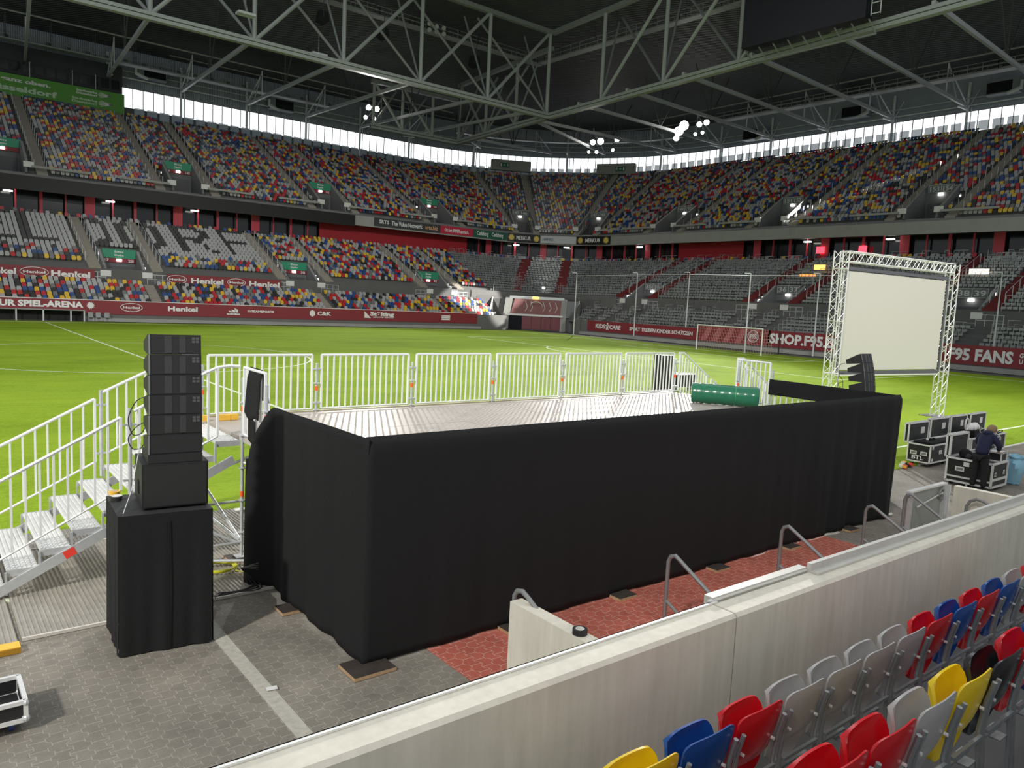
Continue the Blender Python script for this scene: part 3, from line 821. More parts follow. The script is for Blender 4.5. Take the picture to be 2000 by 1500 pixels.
# banners on the cross wall of the lower tier
for (a_, c_, lb) in ((-9, 5.6, 'dark red banner across the lower stand at left edge, sponsor name repeated'), (12.6, 25.2, 'dark red banner across the lower stand right of entrance 28, sponsor name repeated')):
    T2 = thing('stand_banner', lb, 'banner', (a_, 43.6, 3.9), 'banners across the lower stand'); q = MB(); q.box((a_, 43.55, 3.88), (c_, 43.65, 5.0), maroon); q.build('banner_panel', T2)
    if a_ < 0:
        brd('Henkel', -42, 33, 4.15, .55, 43.5, T2, bold=.04); brd('Henkel', 101, 177, 4.15, .55, 43.5, T2, bold=.04); ring_logo(T2, atY(67, 530, 43.5).x, 43.5, 4.45, 1.2, .45)
    else:
        brd('Henkel', 373, 436, 4.15, .55, 43.5, T2, bold=.04); brd('Henkel', 486, 545, 4.15, .55, 43.5, T2, bold=.04)
        for px in (346, 462): ring_logo(T2, atY(px, 545, 43.5).x, 43.5, 4.45, 1.0, .42)
# goal-end boards
def endboard(px0, px1, z0, z1, label):
    ya, yb = atX(px0, 640, 60.87).y, atX(px1, 700, 60.87).y
    T = thing('perimeter_board', label, 'board', (60.94, ya, z0), 'dark red boards behind the goal')
    q = MB(); q.box((60.9, yb, z0), (60.97, ya, z1), maroon); q.build('board_panel', T); return T
YD = Vector((0, -1, 0))
def ebt(T, s, p0, p1, pyy, h, z, bold=.03, m_=white_txt):
    a_, c_ = atX(p0, pyy, 60.87).y, atX(p1, pyy, 60.87).y
    return text(s, (60.87, a_, z), YD, ZU, h, a_-c_, m_, T, bold=bold)
T = endboard(1147, 1360, .55, 1.9, 'dark red board with white childcare slogan, right of the corner tunnel')
ebt(T, 'KiDS', 1163, 1182, 640, .55, .98); ebt(T, 'CARE', 1190, 1212, 640, .5, .98); ebt(T, 'SPORT TREIBEN KINDER SCHÜTZEN', 1229, 1353, 645, .42, 1.02)
q = MB(); yy = atX(1186, 640, 60.87).y; q.sphere((60.87, yy, 1.62), .14, white_txt, 8, 6, (.2, 1, 1))
q.bar((60.87, yy-.35, 1.4), (60.87, yy+.35, 1.4), .04, .14, white_txt); q.bar((60.87, yy, 1.45), (60.87, yy-.16, .85), .04, .14, white_txt); q.bar((60.87, yy, 1.45), (60.87, yy+.16, .85), .04, .14, white_txt); q.build('child_figure_emblem', T)
T = endboard(1361, 1500, .55, 2.2, 'dark red board with pale slanting stripes and round crest behind the goal')
q = MB(); pink = mat('pale_red_stripe', (.45, .12, .13), .6); y0 = atX(1365, 640, 60.87).y
for k in range(5): y = y0-k*1.5-.3; q.quad((60.885, y, .6), (60.885, y-.75, .6), (60.885, y-1.6, 2.15), (60.885, y-.85, 2.15), pink)
q.build('stripes', T)
cy = atX(1471, 656, 60.87).y; q = MB(); q.tube([(60.86, cy+.62*math.cos(a*math.pi/12), 1.45+.62*math.sin(a*math.pi/12)) for a in range(24)], .04, white_txt, 5, close=True)
q.tube([(60.86, cy+.47*math.cos(a*math.pi/12), 1.45+.47*math.sin(a*math.pi/12)) for a in range(24)], .02, white_txt, 5, close=True)
q.build('round_crest', T); text('F95', (60.86, cy+.33, 1.22), YD, ZU, .45, .66, white_txt, T)
T = endboard(1501, 1643, .55, 2.2, 'dark red board with large white web shop address left of the projection screen')
ebt(T, 'SHOP.F95.DE', 1503, 1648, 665, .95, .95, bold=.04)
T = endboard(1644, 2080, .5, 2.15, 'dark red board with white fan lettering right of the projection screen')
ebt(T, 'F95 FANS', 1852, 1980, 692, .95, .85, bold=.04); ebt(T, 'G', 1992, 2000, 692, .35, 1.4); ebt(T, 'U', 1992, 2000, 692, .35, .9)
# green boards top left
def greenb(z0, z1, d, px1, label):
    T = thing('advertising_board', label, 'board', (-14, 38+d, z0), 'green boards on the upper left stand')
    xe = atY(px1, 200, 38+d).x; q = MB(); q.box((-14, 38+d, z0), (xe, 38+d+.1, z1), lime); q.build('board_panel', T); return T, 38+d-.03
lt = mat('pale_green_lettering', (.62, .78, .60), .6)
T, yy = greenb(29.75, 31.0, 43.6, 243, 'upper green board on the far left, white slogan ending in a full stop')
def gb(T, s, p0, p1, z, h, m_=white_txt):
    a_, c_ = atY(p0, 170, yy).x, atY(p1, 170, yy).x; text(s, (a_, yy, z), XD, ZU, h, c_-a_, m_, T, bold=.04)
gb(T, 'von ganz oben.', -42, 99, 30.05, .5); gb(T, 'Stadtwerke', 149, 190, 30.4, .28); gb(T, 'Düsseldorf', 149, 190, 30.0, .28)
def rays(T, px, z, s):
    x = atY(px, 180, yy).x; q = MB()
    for k in range(5):
        a = math.radians(150+k*15); q.bar((x+s, yy, z), (x+s+2*s*math.cos(a), yy, z+(k-2)*.22*s), .03, .09*s, white_txt)
    q.build('ray_emblem', T)
rays(T, 204, 30.35, .8)
T, yy = greenb(28.1, 29.7, 43.2, 243, 'lower green board on the far left, city name in large pale letters')
gb(T, 'Düsseldorf', -38, 112, 28.75, .72, lt); gb(T, 'Stadtwerke', 140, 190, 29.15, .3, lt); gb(T, 'Düsseldorf', 140, 190, 28.72, .3, lt); rays(T, 206, 29.1, .9)
# control room above the green boards
T = thing('control_room', 'dark glazed control room above the green boards at top left', 'control room', (-14, 82, 31.1))
q = MB(); q.box((-14, 81.7, 31.1), (16.0, 85, 34.9), mat('control_room_cladding', (.03, .034, .04), .6, 0, .1, 1)); q.build('cabin', T)
q = MB()
for k in range(22): q.box((-13.8+k*1.35, 81.62, 31.5), (-12.75+k*1.35, 81.68, 32.8), glass_dark)
q.build('window_strip', T)
for x in (-1, 4.5, 9.6, 12.5): q = MB(); q.cyl((x, 81.5, 31.0), (x, 81.5, 33.0), .05, steel_w, 6); q.build('post', T)
# dugout
T = thing('team_bench_shelter', 'recessed team bench shelter under the arena-name board, far left', 'shelter', (-6, 37.9, 0))
q = MB(); q.box((-14, 37.92, .02), (3.6, 37.965, 1.02), mat('recess_shade', (.02, .02, .018), .8)); q.box((-14, 36.6, 1.0), (3.6, 38.0, 1.06), pc); q.build('canopy', T)  # flat dark sheet on the wall paints the shade inside the bench recess
for x in (-1.9, 0.2, 2.4, 3.5): q = MB(); q.box((x-.06, 36.6, 0), (x+.06, 36.72, 1.05), galv); q.build('post', T)
chp = None
for k, x in enumerate((4.1, 4.75, 5.5)):
    T = thing('plastic_chair', 'grey plastic chair beside the team bench shelter, %s' % ('left of three' if k == 0 else 'middle of three' if k == 1 else 'right of three'), 'chair', (x, 36.9, .02), 'grey chairs by the shelter')
    q = MB(); q.box((x-.22, 36.7, .42), (x+.22, 37.1, .46), seatg); q.build('seat', T); q = MB(); q.box((x-.21, 37.08, .46), (x+.21, 37.12, .88), seatg); q.build('backrest', T)
    for (a_, c_) in ((-.2, 36.72), (.2, 36.72), (-.2, 37.1), (.2, 37.1)): q = MB(); q.cyl((x+a_, c_, .02), (x+a_, c_, .42), .015, galv, 6); q.build('leg', T)
# ---------------------------------------------------------------- corner tunnel
A = Vector((54.9, 41.9, 0)); Bp = Vector((63.8, 33.2, 0)); s_ = (Bp-A).normalized(); n_ = Vector((-s_.y, s_.x, 0))*-1
if n_.dot(Vector((0, 0, 0))-A) < 0: n_ = -n_
T = thing('corner_tunnel', 'pitch entrance tunnel block in the far corner with crest-painted slope and dark red gates', 'tunnel', A)
Lc = (Bp-A).length
def LL(u, v, z): return A+s_*(u*Lc)+n_*v+Vector((0, 0, z))
q = MB(); q.prism([LL(0, 0, 0), LL(1, 0, 0), LL(1, 0, 1.9), LL(0, 0, 1.9)], -n_*.15, conc_dark)
q.prism([LL(0, 0, 1.9), LL(1, 0, 1.9), LL(1, -2.6, 4.2), LL(0, -2.6, 4.2)], Vector((0, 0, -.15)), conc_dark)
q.prism([LL(0, 0, 1.9), LL(0, -2.6, 4.2), LL(0, -2.6, 0), LL(0, 0, 0)], s_*.1, conc_dark); q.prism([LL(1, 0, 1.9), LL(1, -2.6, 4.2), LL(1, -2.6, 0), LL(1, 0, 0)], -s_*.1, conc_dark)
q.build('block', T)
q = MB(); q.prism([LL(.24, .1, 2.15), LL(.80, .1, 2.15), LL(.80, -2.3, 4.2), LL(.26, -2.3, 4.2)], Vector((0, 0, .1)), mat('faded_maroon_sheet', (.30, .14, .14), .7, 0, .3, 1.5)); sl = q.build('painted_slope', T)
q = MB(); P = []
for a in range(28):
    P.append(LL(.52+.07*math.cos(a*math.pi/14), -1.1+.8*math.sin(a*math.pi/14), 3.28+.7*math.sin(a*math.pi/14)))
q.tube(P, .06, signw, 4, close=True)
for u in (.40, .46, .60, .67, .74): q.tube([LL(u, -.2, 2.6), LL(u+.02, -.9, 3.15), LL(u-.01, -1.9, 4.0)], .05, signw, 4)
q.build('crest_outline', sl)
q = MB()
for (u0, u1) in ((.155, .235), (.80, .865)): q.prism([LL(u0, .12, 0), LL(u1, .12, 0), LL(u1, .12, 2.1), LL(u0, .12, 2.1)], -n_*.1, pc); q.prism([LL(u0, .12, 2.1), LL(u1, .12, 2.1), LL(u1, -2.5, 4.4), LL(u0, -2.5, 4.4)], Vector((0, 0, .1)), pc)
q.prism([LL(.18, .15, 1.95), LL(.83, .15, 1.95), LL(.83, .15, 2.2), LL(.18, .15, 2.2)], n_*.2, signw)
q.bar(LL(.2, -2.5, 4.5), LL(.83, -2.5, 4.5), .3, .4, steel_w); q.bar(LL(0, .1, 1.95), LL(0, -2.6, 4.3), .15, .25, white_p); q.bar(LL(1, .1, 1.95), LL(1, -2.6, 4.3), .15, .25, white_p)
q.build('frame', T)
q = MB(); q.prism([LL(.22, .14, .02), LL(.37, .14, .02), LL(.37, .14, 1.9), LL(.22, .14, 1.9)], -n_*.02, mat('tunnel_shade_black', (.004, .005, .01), .9)); q.build('opening', T)  # thin black sheet; the unlit depth of the tunnel is put into its colour
for k in range(4):
    q = MB(); q.prism([LL(.375+k*.108, .16, .12), LL(.478+k*.108, .16, .12), LL(.478+k*.108, .16, 1.88), LL(.375+k*.108, .16, 1.88)], -n_*.04, mat('gate_maroon', (.17, .03, .04), .5)); q.build('gate_leaf', T)
q = MB(); q.prism([LL(.865, .13, 1.95), LL(.99, .13, 1.95), LL(.99, -2.4, 4.2), LL(.865, -2.4, 4.2)], Vector((0, 0, .08)), steel_g); q.build('cover_sheet', T)
q = MB(); q.obox(LL(.5, -2.4, 4.52), s_*.45, n_*.3, (0, 0, .18), mat('yellow_lamp', (1, .8, .2), .5, emit=1.0)); q.build('lamp', T)
for (u, lb) in ((-.22, 'left'), (1.12, 'right')):
    T2 = thing('access_stair', 'small grey metal stair down to the pitch, %s of the corner tunnel' % lb, 'stair', LL(u, .4, 0), 'metal stairs beside the corner tunnel')
    q = MB(); sg = -1 if u < 0 else 1
    for w_ in (0, .9):
        q.bar(LL(u, .3+w_, 1.2), LL(u+sg*.16, .3+w_, .05), .06, .16, galv); q.tube([LL(u-sg*.1, .3+w_, 2.1), LL(u, .3+w_, 2.1), LL(u+sg*.17, .3+w_, .9)], .03, galv, 5)
        for k in range(4): q.bar(LL(u+sg*.05*k, .3+w_, 1.2-.33*k), LL(u+sg*.05*k, .3+w_, 2.1-.33*k), .03, .03, galv)
    q.obox(LL(u-sg*.06, .75, 1.18), s_*.8, n_*.5, (0, 0, .03), galv); q.build('flight', T2)
# exit head-houses at the corner, upper tier top
for (px0, px1, ex, arr, lb) in ((960, 1037, 985, '<', 'left'), (1165, 1240, 1215, '>', 'right')):
    A = ring(tpx(px0, 42.5, 30), 42.5, 28.6); Bp = ring(tpx(px1, 42.5, 30), 42.5, 28.6); s_ = (Bp-A).normalized(); L_ = (Bp-A).length; n_ = Vector((s_.y, -s_.x, 0))
    T = thing('exit_head_wall', 'grey concrete exit head wall at the top of the corner stand, %s one' % lb, 'wall block', A, 'exit walls on top of the corner')
    q = MB(); q.prism([A+Vector((0, 0, .6)), Bp+Vector((0, 0, .6)), Bp+Vector((0, 0, 2.6)), A+Vector((0, 0, 2.6))], -n_*1.2, pc); q.build('wall_panel', T)
    c = A+s_*(L_*(.33 if lb == 'left' else .62))+n_*.1+Vector((0, 0, 1.55))
    q = MB(); q.obox(c, s_*.95, n_*.05, (0, 0, .42), mat('exit_green', (.01, .16, .08), .5, emit=.0)); sg = q.build('exit_sign', T)
    q = MB(); d_ = -1 if lb == 'left' else 1
    q.bar(c+n_*.08-s_*.2, c+n_*.08+s_*.2, .02, .08, white_txt); e_ = c+n_*.08+s_*.25*d_
    q.bar(e_, e_-s_*.18*d_+Vector((0, 0, .18)), .02, .07, white_txt); q.bar(e_, e_-s_*.18*d_-Vector((0, 0, .18)), .02, .07, white_txt)
    f_ = c+n_*.08-s_*.62*d_; q.sphere(f_+Vector((0, 0, .25)), .08, white_txt, 6, 4); q.bar(f_+Vector((0, 0, .16)), f_-Vector((0, 0, .08)), .04, .1, white_txt)
    for (a_, b_) in ((-.22, -.3), (.2, -.28), (.25, .12), (-.22, .02)): q.bar(f_+Vector((0, 0, -.05 if b_ < 0 else .12)), f_+s_*a_+Vector((0, 0, b_)), .03, .06, white_txt)
    g_ = c+n_*.08+s_*.72*d_; q.obox(g_, s_*.12, n_*.01, (0, 0, .3), white_txt)
    q.build('running_figure', sg)
# ---------------------------------------------------------------- roof steelwork
ZC = 30.0
def truss(name, label, P0, ux, L_, nodes, z0, z1, back, col, dark, chord_w=.75):
    P0 = Vector(P0); ux = Vector(ux).normalized(); back = Vector(back)
    T = thing(name, label, 'roof truss', (P0.x, P0.y, z0))
    a_, c_ = P0+Vector((0, 0, z0)), P0+ux*L_+Vector((0, 0, z0))
    q = MB(); q.bar(a_, c_, chord_w, .34, col); q.bar(a_+Vector((0, 0, -.42)), c_+Vector((0, 0, -.42)), chord_w*.9, .34, col); q.bar(a_+Vector((0, 0, -.2)), c_+Vector((0, 0, -.2)), chord_w*.6, .2, dark)
    q.build('bottom_chord', T)
    q = MB(); q.bar(a_+Vector((0, 0, z1-z0)), c_+Vector((0, 0, z1-z0)), .6, .55, steel_g); q.build('top_chord', T)
    for i, n in enumerate(nodes):
        B0 = P0+ux*n+Vector((0, 0, z0)); T0_ = P0+ux*n+Vector((0, 0, z1))
        q = MB(); q.tube([B0, T0_], .24, col, 8); q.build('post', T)
        if i+1 < len(nodes):
            B1 = P0+ux*nodes[i+1]+Vector((0, 0, z0)); T1_ = P0+ux*nodes[i+1]+Vector((0, 0, z1))
            q = MB(); q.tube([B0, T1_], .21, col, 8); q.build('diagonal', T)
            q = MB(); q.tube([B1, T0_+back], .17, steel_g, 8); q.build('diagonal', T)
        q = MB(); q.tube([B0, T0_+back*1.3-ux*1.5], .13, steel_g, 6); q.build('strut', T)
    return T
mid = mat('mid_grey_steel', (.40, .425, .42), .5, .1, .08, 2)
truss('roof_truss', 'main roof truss running from top left to the centre corner', (-20, 39.2, 0), (1, 0, 0), 81.6, [9.4+10.25*k for k in range(8)], 30, 41, (0, 3, 0), mid, steel_d)
truss('roof_truss', 'main roof truss running from the centre corner to top right', (61.6, 39.2, 0), (-.06, -1, 0), 70, [10.9*k for k in range(1, 7)], 30, 41, (3, 0, 0), mid, steel_d)
truss('roof_truss', 'short truss behind the centre corner, ending in a lower tip', (61.6, 39.2, 0), (.075, 1, 0), 25.6, [8.4, 16.8, 25.2], 30, 39, (2, 0, 0), mid, steel_d)
truss('roof_truss', 'far short truss running left from the lower tip to the lit floodlights', (63.5, 64.6, 0), (-1, .03, 0), 16, [5, 10.5, 15.5], 30, 36.5, (0, 2, 0), mid, steel_d)
def rafter(A, B, up, lbl, grp='outer roof rafters'):
    A, B = Vector(A), Vector(B); T = thing('roof_rafter', lbl, 'rafter', A, grp)
    q = MB(); q.bar(A, B, .32, .42, mid); q.build('lower_chord', T)
    C = B-(B-A)*.22; D = A+(B-A)*.5
    q = MB(); top = Vector((0, 0, up)); 
    q.bar(C+top*.55, B+Vector((0, 0, .1)), .12, .15, steel_w); q.bar(C, C+top*.6, .12, .12, steel_w); q.bar(B-(B-A)*.11, C+top*.6, .12, .12, steel_w)
    q.bar(D, D+top, .14, .14, steel_d); q.bar(D, D+top+(B-A)*.12, .12, .12, steel_d); q.bar(D, D+top-(B-A)*.12, .12, .12, steel_d)
    q.build('web', T)
    return T
for k in range(7):
    x = 0.3+10.1*k-.2
    if k == 6: x = 59.5
    rafter((x, 40.5, 30.3), (x+4.0, 82.6, 33.3), 6.5, 'left-side roof rafter %s along the far wall' % ['first', 'second', 'third', 'fourth', 'fifth', 'sixth', 'seventh'][k]+' from the left edge')
for k in range(7):
    y = 32.5-9.2*k
    rafter((61.3-.06*(39-y), y, 30.3), (105.6, 43.1-10.2*k, 33.6), 6.5, 'right-side roof rafter %s along the goal-end wall' % ['first', 'second', 'third', 'fourth', 'fifth', 'sixth', 'seventh'][k]+' from the corner')
for k, t in enumerate((.22*ARC, .45*ARC, .62*ARC, .85*ARC)):
    P = ring(t, 44.6, 33.4); C0 = Vector((63.3, 62, 30.3)) if k < 2 else Vector((62.5, 44, 30.3))
    rafter(C0, P, 6, 'fan rafter over the curved corner, %s from the left' % ['first', 'second', 'third', 'fourth'][k])
# wall columns
def wcol(t, lb):
    A = ring(t, 44.75, 27.8); T = thing('wall_column', lb, 'column', A, 'white columns in front of the window band')
    q = MB(); q.cyl(A, (A.x, A.y, 36.8), .2, steel_w, 8); o_, s_ = rdir(t); q.cyl(A+s_*.5, A+s_*.5+Vector((0, 0, 5.6)), .07, steel_w, 6); q.build('shaft', T)
    q = MB(); B = A+Vector((0, 0, 5.4)); q.bar(B, B+s_*1.4+Vector((0, 0, 2.6)), .1, .1, steel_w); q.bar(B-o_*.1, B-o_*3+Vector((0, 0, -.1)), .2, .2, steel_w); q.build('bracket', T)
for k in range(6): wcol(tX(14.3+10.1*k), 'white column on the far window band, number %s from the green boards' % ['one', 'two', 'three', 'four', 'five', 'six'][k])
for k in range(3): wcol(ARC*(.2+.3*k), 'white column on the curved corner window band, %s' % ['left', 'middle', 'right'][k])
for k in range(8): wcol(tYe(43.1-10.2*k), 'white column on the goal-end window band, number %s from the corner' % ['one', 'two', 'three', 'four', 'five', 'six', 'seven', 'eight'][k])
q = MB()
for (d_, z_, r_) in ((44.6, 33.7, .12), (44.4, 34.6, .07)):
    q.tube([ring(t, d_, z_) for t in tline(tb, T1)], r_, steel_w, 5)
struct(q.build('trim_3'))
q = MB()
q.tube([(-20, 61, 33.4), (60, 61, 33.4)], .1, steel_g, 5); q.tube([(84, 40, 33.4), (84, -40, 33.4)], .1, steel_g, 5)
for z_ in (34.2, ): q.tube([ring(t, 34, z_+1.2) for t in tline(tX(20), T1)], .08, steel_g, 5)
struct(q.build('trim_4'))
# catwalks
def catwalk(pts, label, w_=1.2, lamps=0, grp='roof catwalks'):
    T = thing('catwalk', label, 'catwalk', pts[0], grp); q = MB(); r_ = MB()
    for i in range(len(pts)-1):
        A, B = Vector(pts[i]), Vector(pts[i+1]); d_ = (B-A); L_ = d_.length; d_.normalize(); sd = d_.cross(Vector((0, 0, 1))).normalized()
        q.obox((A+B)/2, d_*L_/2, sd*w_/2, (0, 0, .09), steel_g)
        for s in (-1, 1):
            for h in (.55, 1.1): r_.bar(A+sd*s*w_/2+Vector((0, 0, h)), B+sd*s*w_/2+Vector((0, 0, h)), .06, .06, steel_g)
            n = int(L_/1.7)
            for k in range(n+1):
                P = A+d_*(L_*k/max(1, n))+sd*s*w_/2; r_.bar(P, P+Vector((0, 0, 1.1)), .06, .06, steel_g)
                if k % 3 == 0: r_.bar(P, P+Vector((0, 0, 3.2)), .06, .06, steel_d)
    q.build('walkway', T); r_.build('railing', T)
    if lamps:
        A, B = Vector(pts[0]), Vector(pts[-1])
        if len(pts) > 2: A, B = Vector(pts[0]), Vector(pts[1])
        for k in range(lamps):
            P = A+(B-A)*((k+.5)/lamps)+Vector((0, 0, .35)); m_ = MB(); n_ = Vector((-.5, -.6, -.5)).normalized()
            m_.cyl(P, P-n_*.4, .3, steel_d, 10, .12); m_.cyl(P+n_*.02, P+n_*.03, .27, mat('unlit_lens', (.16, .17, .17), .25), 10); m_.build('unlit_lamp', T)
    return T
catwalk([(-14, 78.5, 34.6), (48, 78.5, 34.6)], 'dark lamp catwalk along the far wall under the roof, left side', 1.4, 26)
catwalk([(95, 36, 34.6), (95, -38, 34.6)], 'dark lamp catwalk along the goal-end wall under the roof, right side', 1.4, 26)
catwalk([ring(t, 37, 34.0) for t in tline(.08*ARC, .95*ARC)], 'pale catwalk following the curved corner', 1.0)
catwalk([(18, 46.6, 39), (65.6, 46.4, 39)], 'high inner catwalk from top left to the middle', 1.2)
catwalk([(65.0, 45.6, 39), (66.3, 8, 39)], 'high inner catwalk from the middle to the hung screen', 1.2)
# floodlights: lit lamps in banks
def flood(c, tgt, r, n, label):
    c = Vector(c); n_ = (Vector(tgt)-c).normalized(); T = thing('floodlight', label, 'floodlight', c, 'lit stadium floodlights')
    q = MB(); q.cyl(c-n_*.5, c, r*.5, steel_d, 14, r); q.bar(c-n_*.3+Vector((0, 0, r)), c-n_*.3+Vector((0, 0, r+1.2)), .08, .08, steel_d); q.build('housing', T)
    q = MB(); q.cyl(c, c+n_*.05, r*.95, lamp_on, 16); q.build('lens', T)
fl = [(720, 210, 48.6, .42, 'upper left of the left cluster'), (736, 213, 49.4, .42, 'upper right of the left cluster'), (714, 229, 48.6, .3, 'lower left of the left cluster'), (731, 232, 49.4, .3, 'lower right of the left cluster')]
for (px, py, X_, r_, lb) in fl: flood(atY(px, py, 68), CP, r_, 1, 'lit roof floodlight, '+lb)
fr = [(1158, 278, .5, 'left end of the middle cluster'), (1173, 276, .6, 'biggest of the middle cluster'), (1205, 273, .42, 'right end of the middle cluster'), (1150, 297, .26, 'small lower one, left in middle cluster'), (1165, 297, .3, 'small lower one, centre of middle cluster'), (1197, 293, .26, 'small lower one, right in middle cluster'),
      (1326, 256, .75, 'large left one of the right cluster'), (1336, 245, .75, 'large upper one of the right cluster'), (1321, 270, .45, 'below the large ones of the right cluster'), (1366, 243, .42, 'small left of the far-right pair'), (1380, 239, .45, 'small right of the far-right pair'), (1358, 262, .26, 'dim lower left of the far-right four'), (1372, 259, .26, 'dim lower right of the far-right four')]
for (px, py, r_, lb) in fr: flood(atX(px, py, 89), CP, r_, 1, 'lit roof floodlight, '+lb)
# wall ventilation units
for (px, py, right, lb) in ((296, 144, 0, 'between the green boards and second column'), (549, 205, 0, 'left of the lit left cluster'), (1475, 262, 1, 'right of the lit right cluster'), (1672, 218, 1, 'above the middle of the goal-end windows'), (1962, 170, 1, 'at the far right')):
    P = atX(px, py, 104.5) if right else atY(px, py, 82)
    T = thing('ventilation_unit', 'grey wall ventilation box with duct, '+lb, 'ventilation unit', P, 'wall ventilation boxes')
    q = MB(); ax = (0, 2.0, 0) if right else (2.0, 0, 0); ay = (.8, 0, 0) if right else (0, .8, 0)
    q.obox(P, ax, ay, (0, 0, .95), wall_sheet); q.build('box', T)
    q = MB(); f_ = Vector((-.83, .3, -.1)) if right else Vector((.3, -.83, -.1)); q.obox(P+f_, Vector(ax)*.75, Vector(ay)*.02, (0, 0, .7), glass_dark); q.build('louvre', T)
    q = MB(); e_ = P+(Vector((-.9, -2.3, -.6)) if right else Vector((-2.3, -.9, -.6))); q.tube([e_+Vector((0, 0, .9)), e_, e_+Vector(ax)*.8+Vector((0, 0, -.5))], .22, steel_w, 8); q.build('duct', T)
# video screen hung under the roof
XS = 56.0
a_, c_ = atX(1448, 95, XS), atX(1690, 33, XS)
T = thing('video_screen', 'huge switched-off black video screen hung under the roof at top right', 'screen', a_)
q = MB(); q.prism([a_, c_, c_+Vector((0, 0, 9)), a_+Vector((0, 0, 9))], (1.2, 0, 0), mat('screen_black', (.004, .005, .008), .35)); q.build('panel', T)
q = MB()
for k in range(9):
    P = a_+(c_-a_)*(k/8.0)+Vector((.6, 0, 0)); q.bar(P, P+Vector((1.5, 0, -.9)), .1, .1, steel_g)
q.bar(a_+Vector((2, 0, -.9)), c_+Vector((2, 0, -.9)), .15, .15, steel_g)
for k in range(6):
    P = c_+Vector((0, -.5, .1+k*.9)); q.bar(P, P+Vector((0, -.8, .0)), .07, .07, steel_w)
for s in (-.5, -1.3): q.bar(c_+Vector((0, s, 0)), c_+Vector((0, s, 6)), .07, .07, steel_w)
q.build('hanging_frame', T)
for (px, py, z_) in ((622, 107, 32), (480, 28, 32)):
    P = atY(px, py, 41 if px > 600 else 38); T = thing('box_lamp', 'small pale box lamp hanging by the left truss, %s' % ('at its second post' if px > 600 else 'near top left'), 'lamp', P, 'box lamps on the truss')
    q = MB(); q.obox(P, (.9, 0, 0), (0, .5, 0), (0, 0, .12), steel_w); q.bar(P, P+Vector((0, 0, 2.2)), .06, .06, steel_g); q.build('body', T)
for k, (px, py) in enumerate(((838, 46), (852, 52), (866, 55), (838, 58), (852, 62), (866, 66))):
    P = atY(px, py, 45.5); T = thing('round_spotlight', 'unlit round spotlight on the inner catwalk, %s' % ['upper left', 'upper middle', 'upper right', 'lower left', 'lower middle', 'lower right'][k], 'spotlight', P, 'six unlit round spotlights')
    q = MB(); q.cyl(P, P+Vector((-.1, -.3, -.1)), .28, mat('spot_lens', (.4, .4, .38), .3), 12); q.build('head', T)
for k, (px, py) in enumerate(((632, 33), (750, 64), (930, 120))):
    P = atY(px, py, 43.6); T = thing('hanging_loudspeaker', 'dark boxy loudspeaker hung under the roof, %s' % ['left', 'middle', 'right'][k]+' of three', 'loudspeaker', P, 'hung dark loudspeakers')
    q = MB(); q.prism([P+Vector((x*.75, 0, z*.75)) for x, z in ((-.8, -.6), (.3, -1), (1, -.3), (.8, .9), (-.5, 1))], (0, 1, 0), mat('dark_box', (.012, .012, .014), .7)); q.bar(P, P+Vector((0, 0, 4)), .06, .06, steel_d); q.build('body', T)

# ---------------------------------------------------------------- pitch furniture
T = thing('football_goal', 'white football goal with net in front of the striped red board', 'goal', (52.5, 0, 0))
for y in (-3.72, 3.72): q = MB(); q.cyl((52.5, y, 0), (52.5, y, 2.5), .06, white_p, 10); q.build('goal_post', T)
q = MB(); q.cyl((52.5, -3.72, 2.5), (52.5, 3.72, 2.5), .06, white_p, 10); q.build('crossbar', T)
net = MB(); nm = mat('net_cord', (.6, .45, .42), .8)
for k in range(25):
    y = -3.7+7.4*k/24; net.tube([(52.5, y, 2.45), (53.4, y, 2.4), (54.6, y, .05)], .009, nm, 3, cap=False)
for k in range(9):
    f = k/8.0; net.tube([(53.4+1.2*f, -3.7, 2.4-2.35*f), (53.4+1.2*f, 3.7, 2.4-2.35*f)], .009, nm, 3, cap=False)
for y in (-3.7, 3.7):
    for k in range(9): net.tube([(52.5, y, .1+.29*k), (54.6-.52*(k/8.0)*2.2, y, .1+.29*k)], .009, nm, 3, cap=False)
    for k in range(5): net.tube([(52.5+.4*k, y, .02), (52.5+.4*k, y, 2.4-(0 if k < 3 else (k-2)*.5))], .009, nm, 3, cap=False)
net.build('net', T)
for k, (px, py, tx, ty) in enumerate(((1120, 655, 1122, 533), (1237, 662, 1242, 533), (1337, 671, 1343, 532), (1454, 690, 1462, 534), (1587, 696, 1604, 534), (1935, 725, 1952, 532))):
    P = atZ(px, py, 0); z_ = 6.4
    lo, hi = 3, 12
    for _ in range(30):
        m_ = (lo+hi)/2
        if proj((P.x, P.y, m_))[1] > ty: lo = m_
        else: hi = m_
    T = thing('net_mast', 'slim grey ball-net mast behind the goal line, %s from the left' % ['first', 'second', 'third', 'fourth', 'fifth', 'sixth'][k], 'mast', P, 'ball-net masts')
    q = MB(); q.tube([P, P+Vector((0, 0, lo))], [.09, .05], steel_w, 8); q.bar(P+Vector((0, 0, lo)), P+Vector((-.3, .5, lo)), .08, .08, steel_w); q.build('pole', T)
q = MB(); q.tube([atX(1122, 539, 56), atX(1242, 537, 60), atX(1343, 536, 61), atX(1462, 538, 55), atX(1604, 538, 59.8), atX(1952, 537, 62.7), atX(2010, 540, 62.7)], .025, steel_w, 4)
tag(q.build('guy_cable'), 'thin cable strung between the tops of the net masts', 'cable')
P = atZ(1520, 693, 0); q = MB(); q.cyl(P, P+Vector((0, 0, 2.2)), .07, black_plastic, 8); tag(q.build('corner_post'), 'short dark post standing right of the goal', 'post')
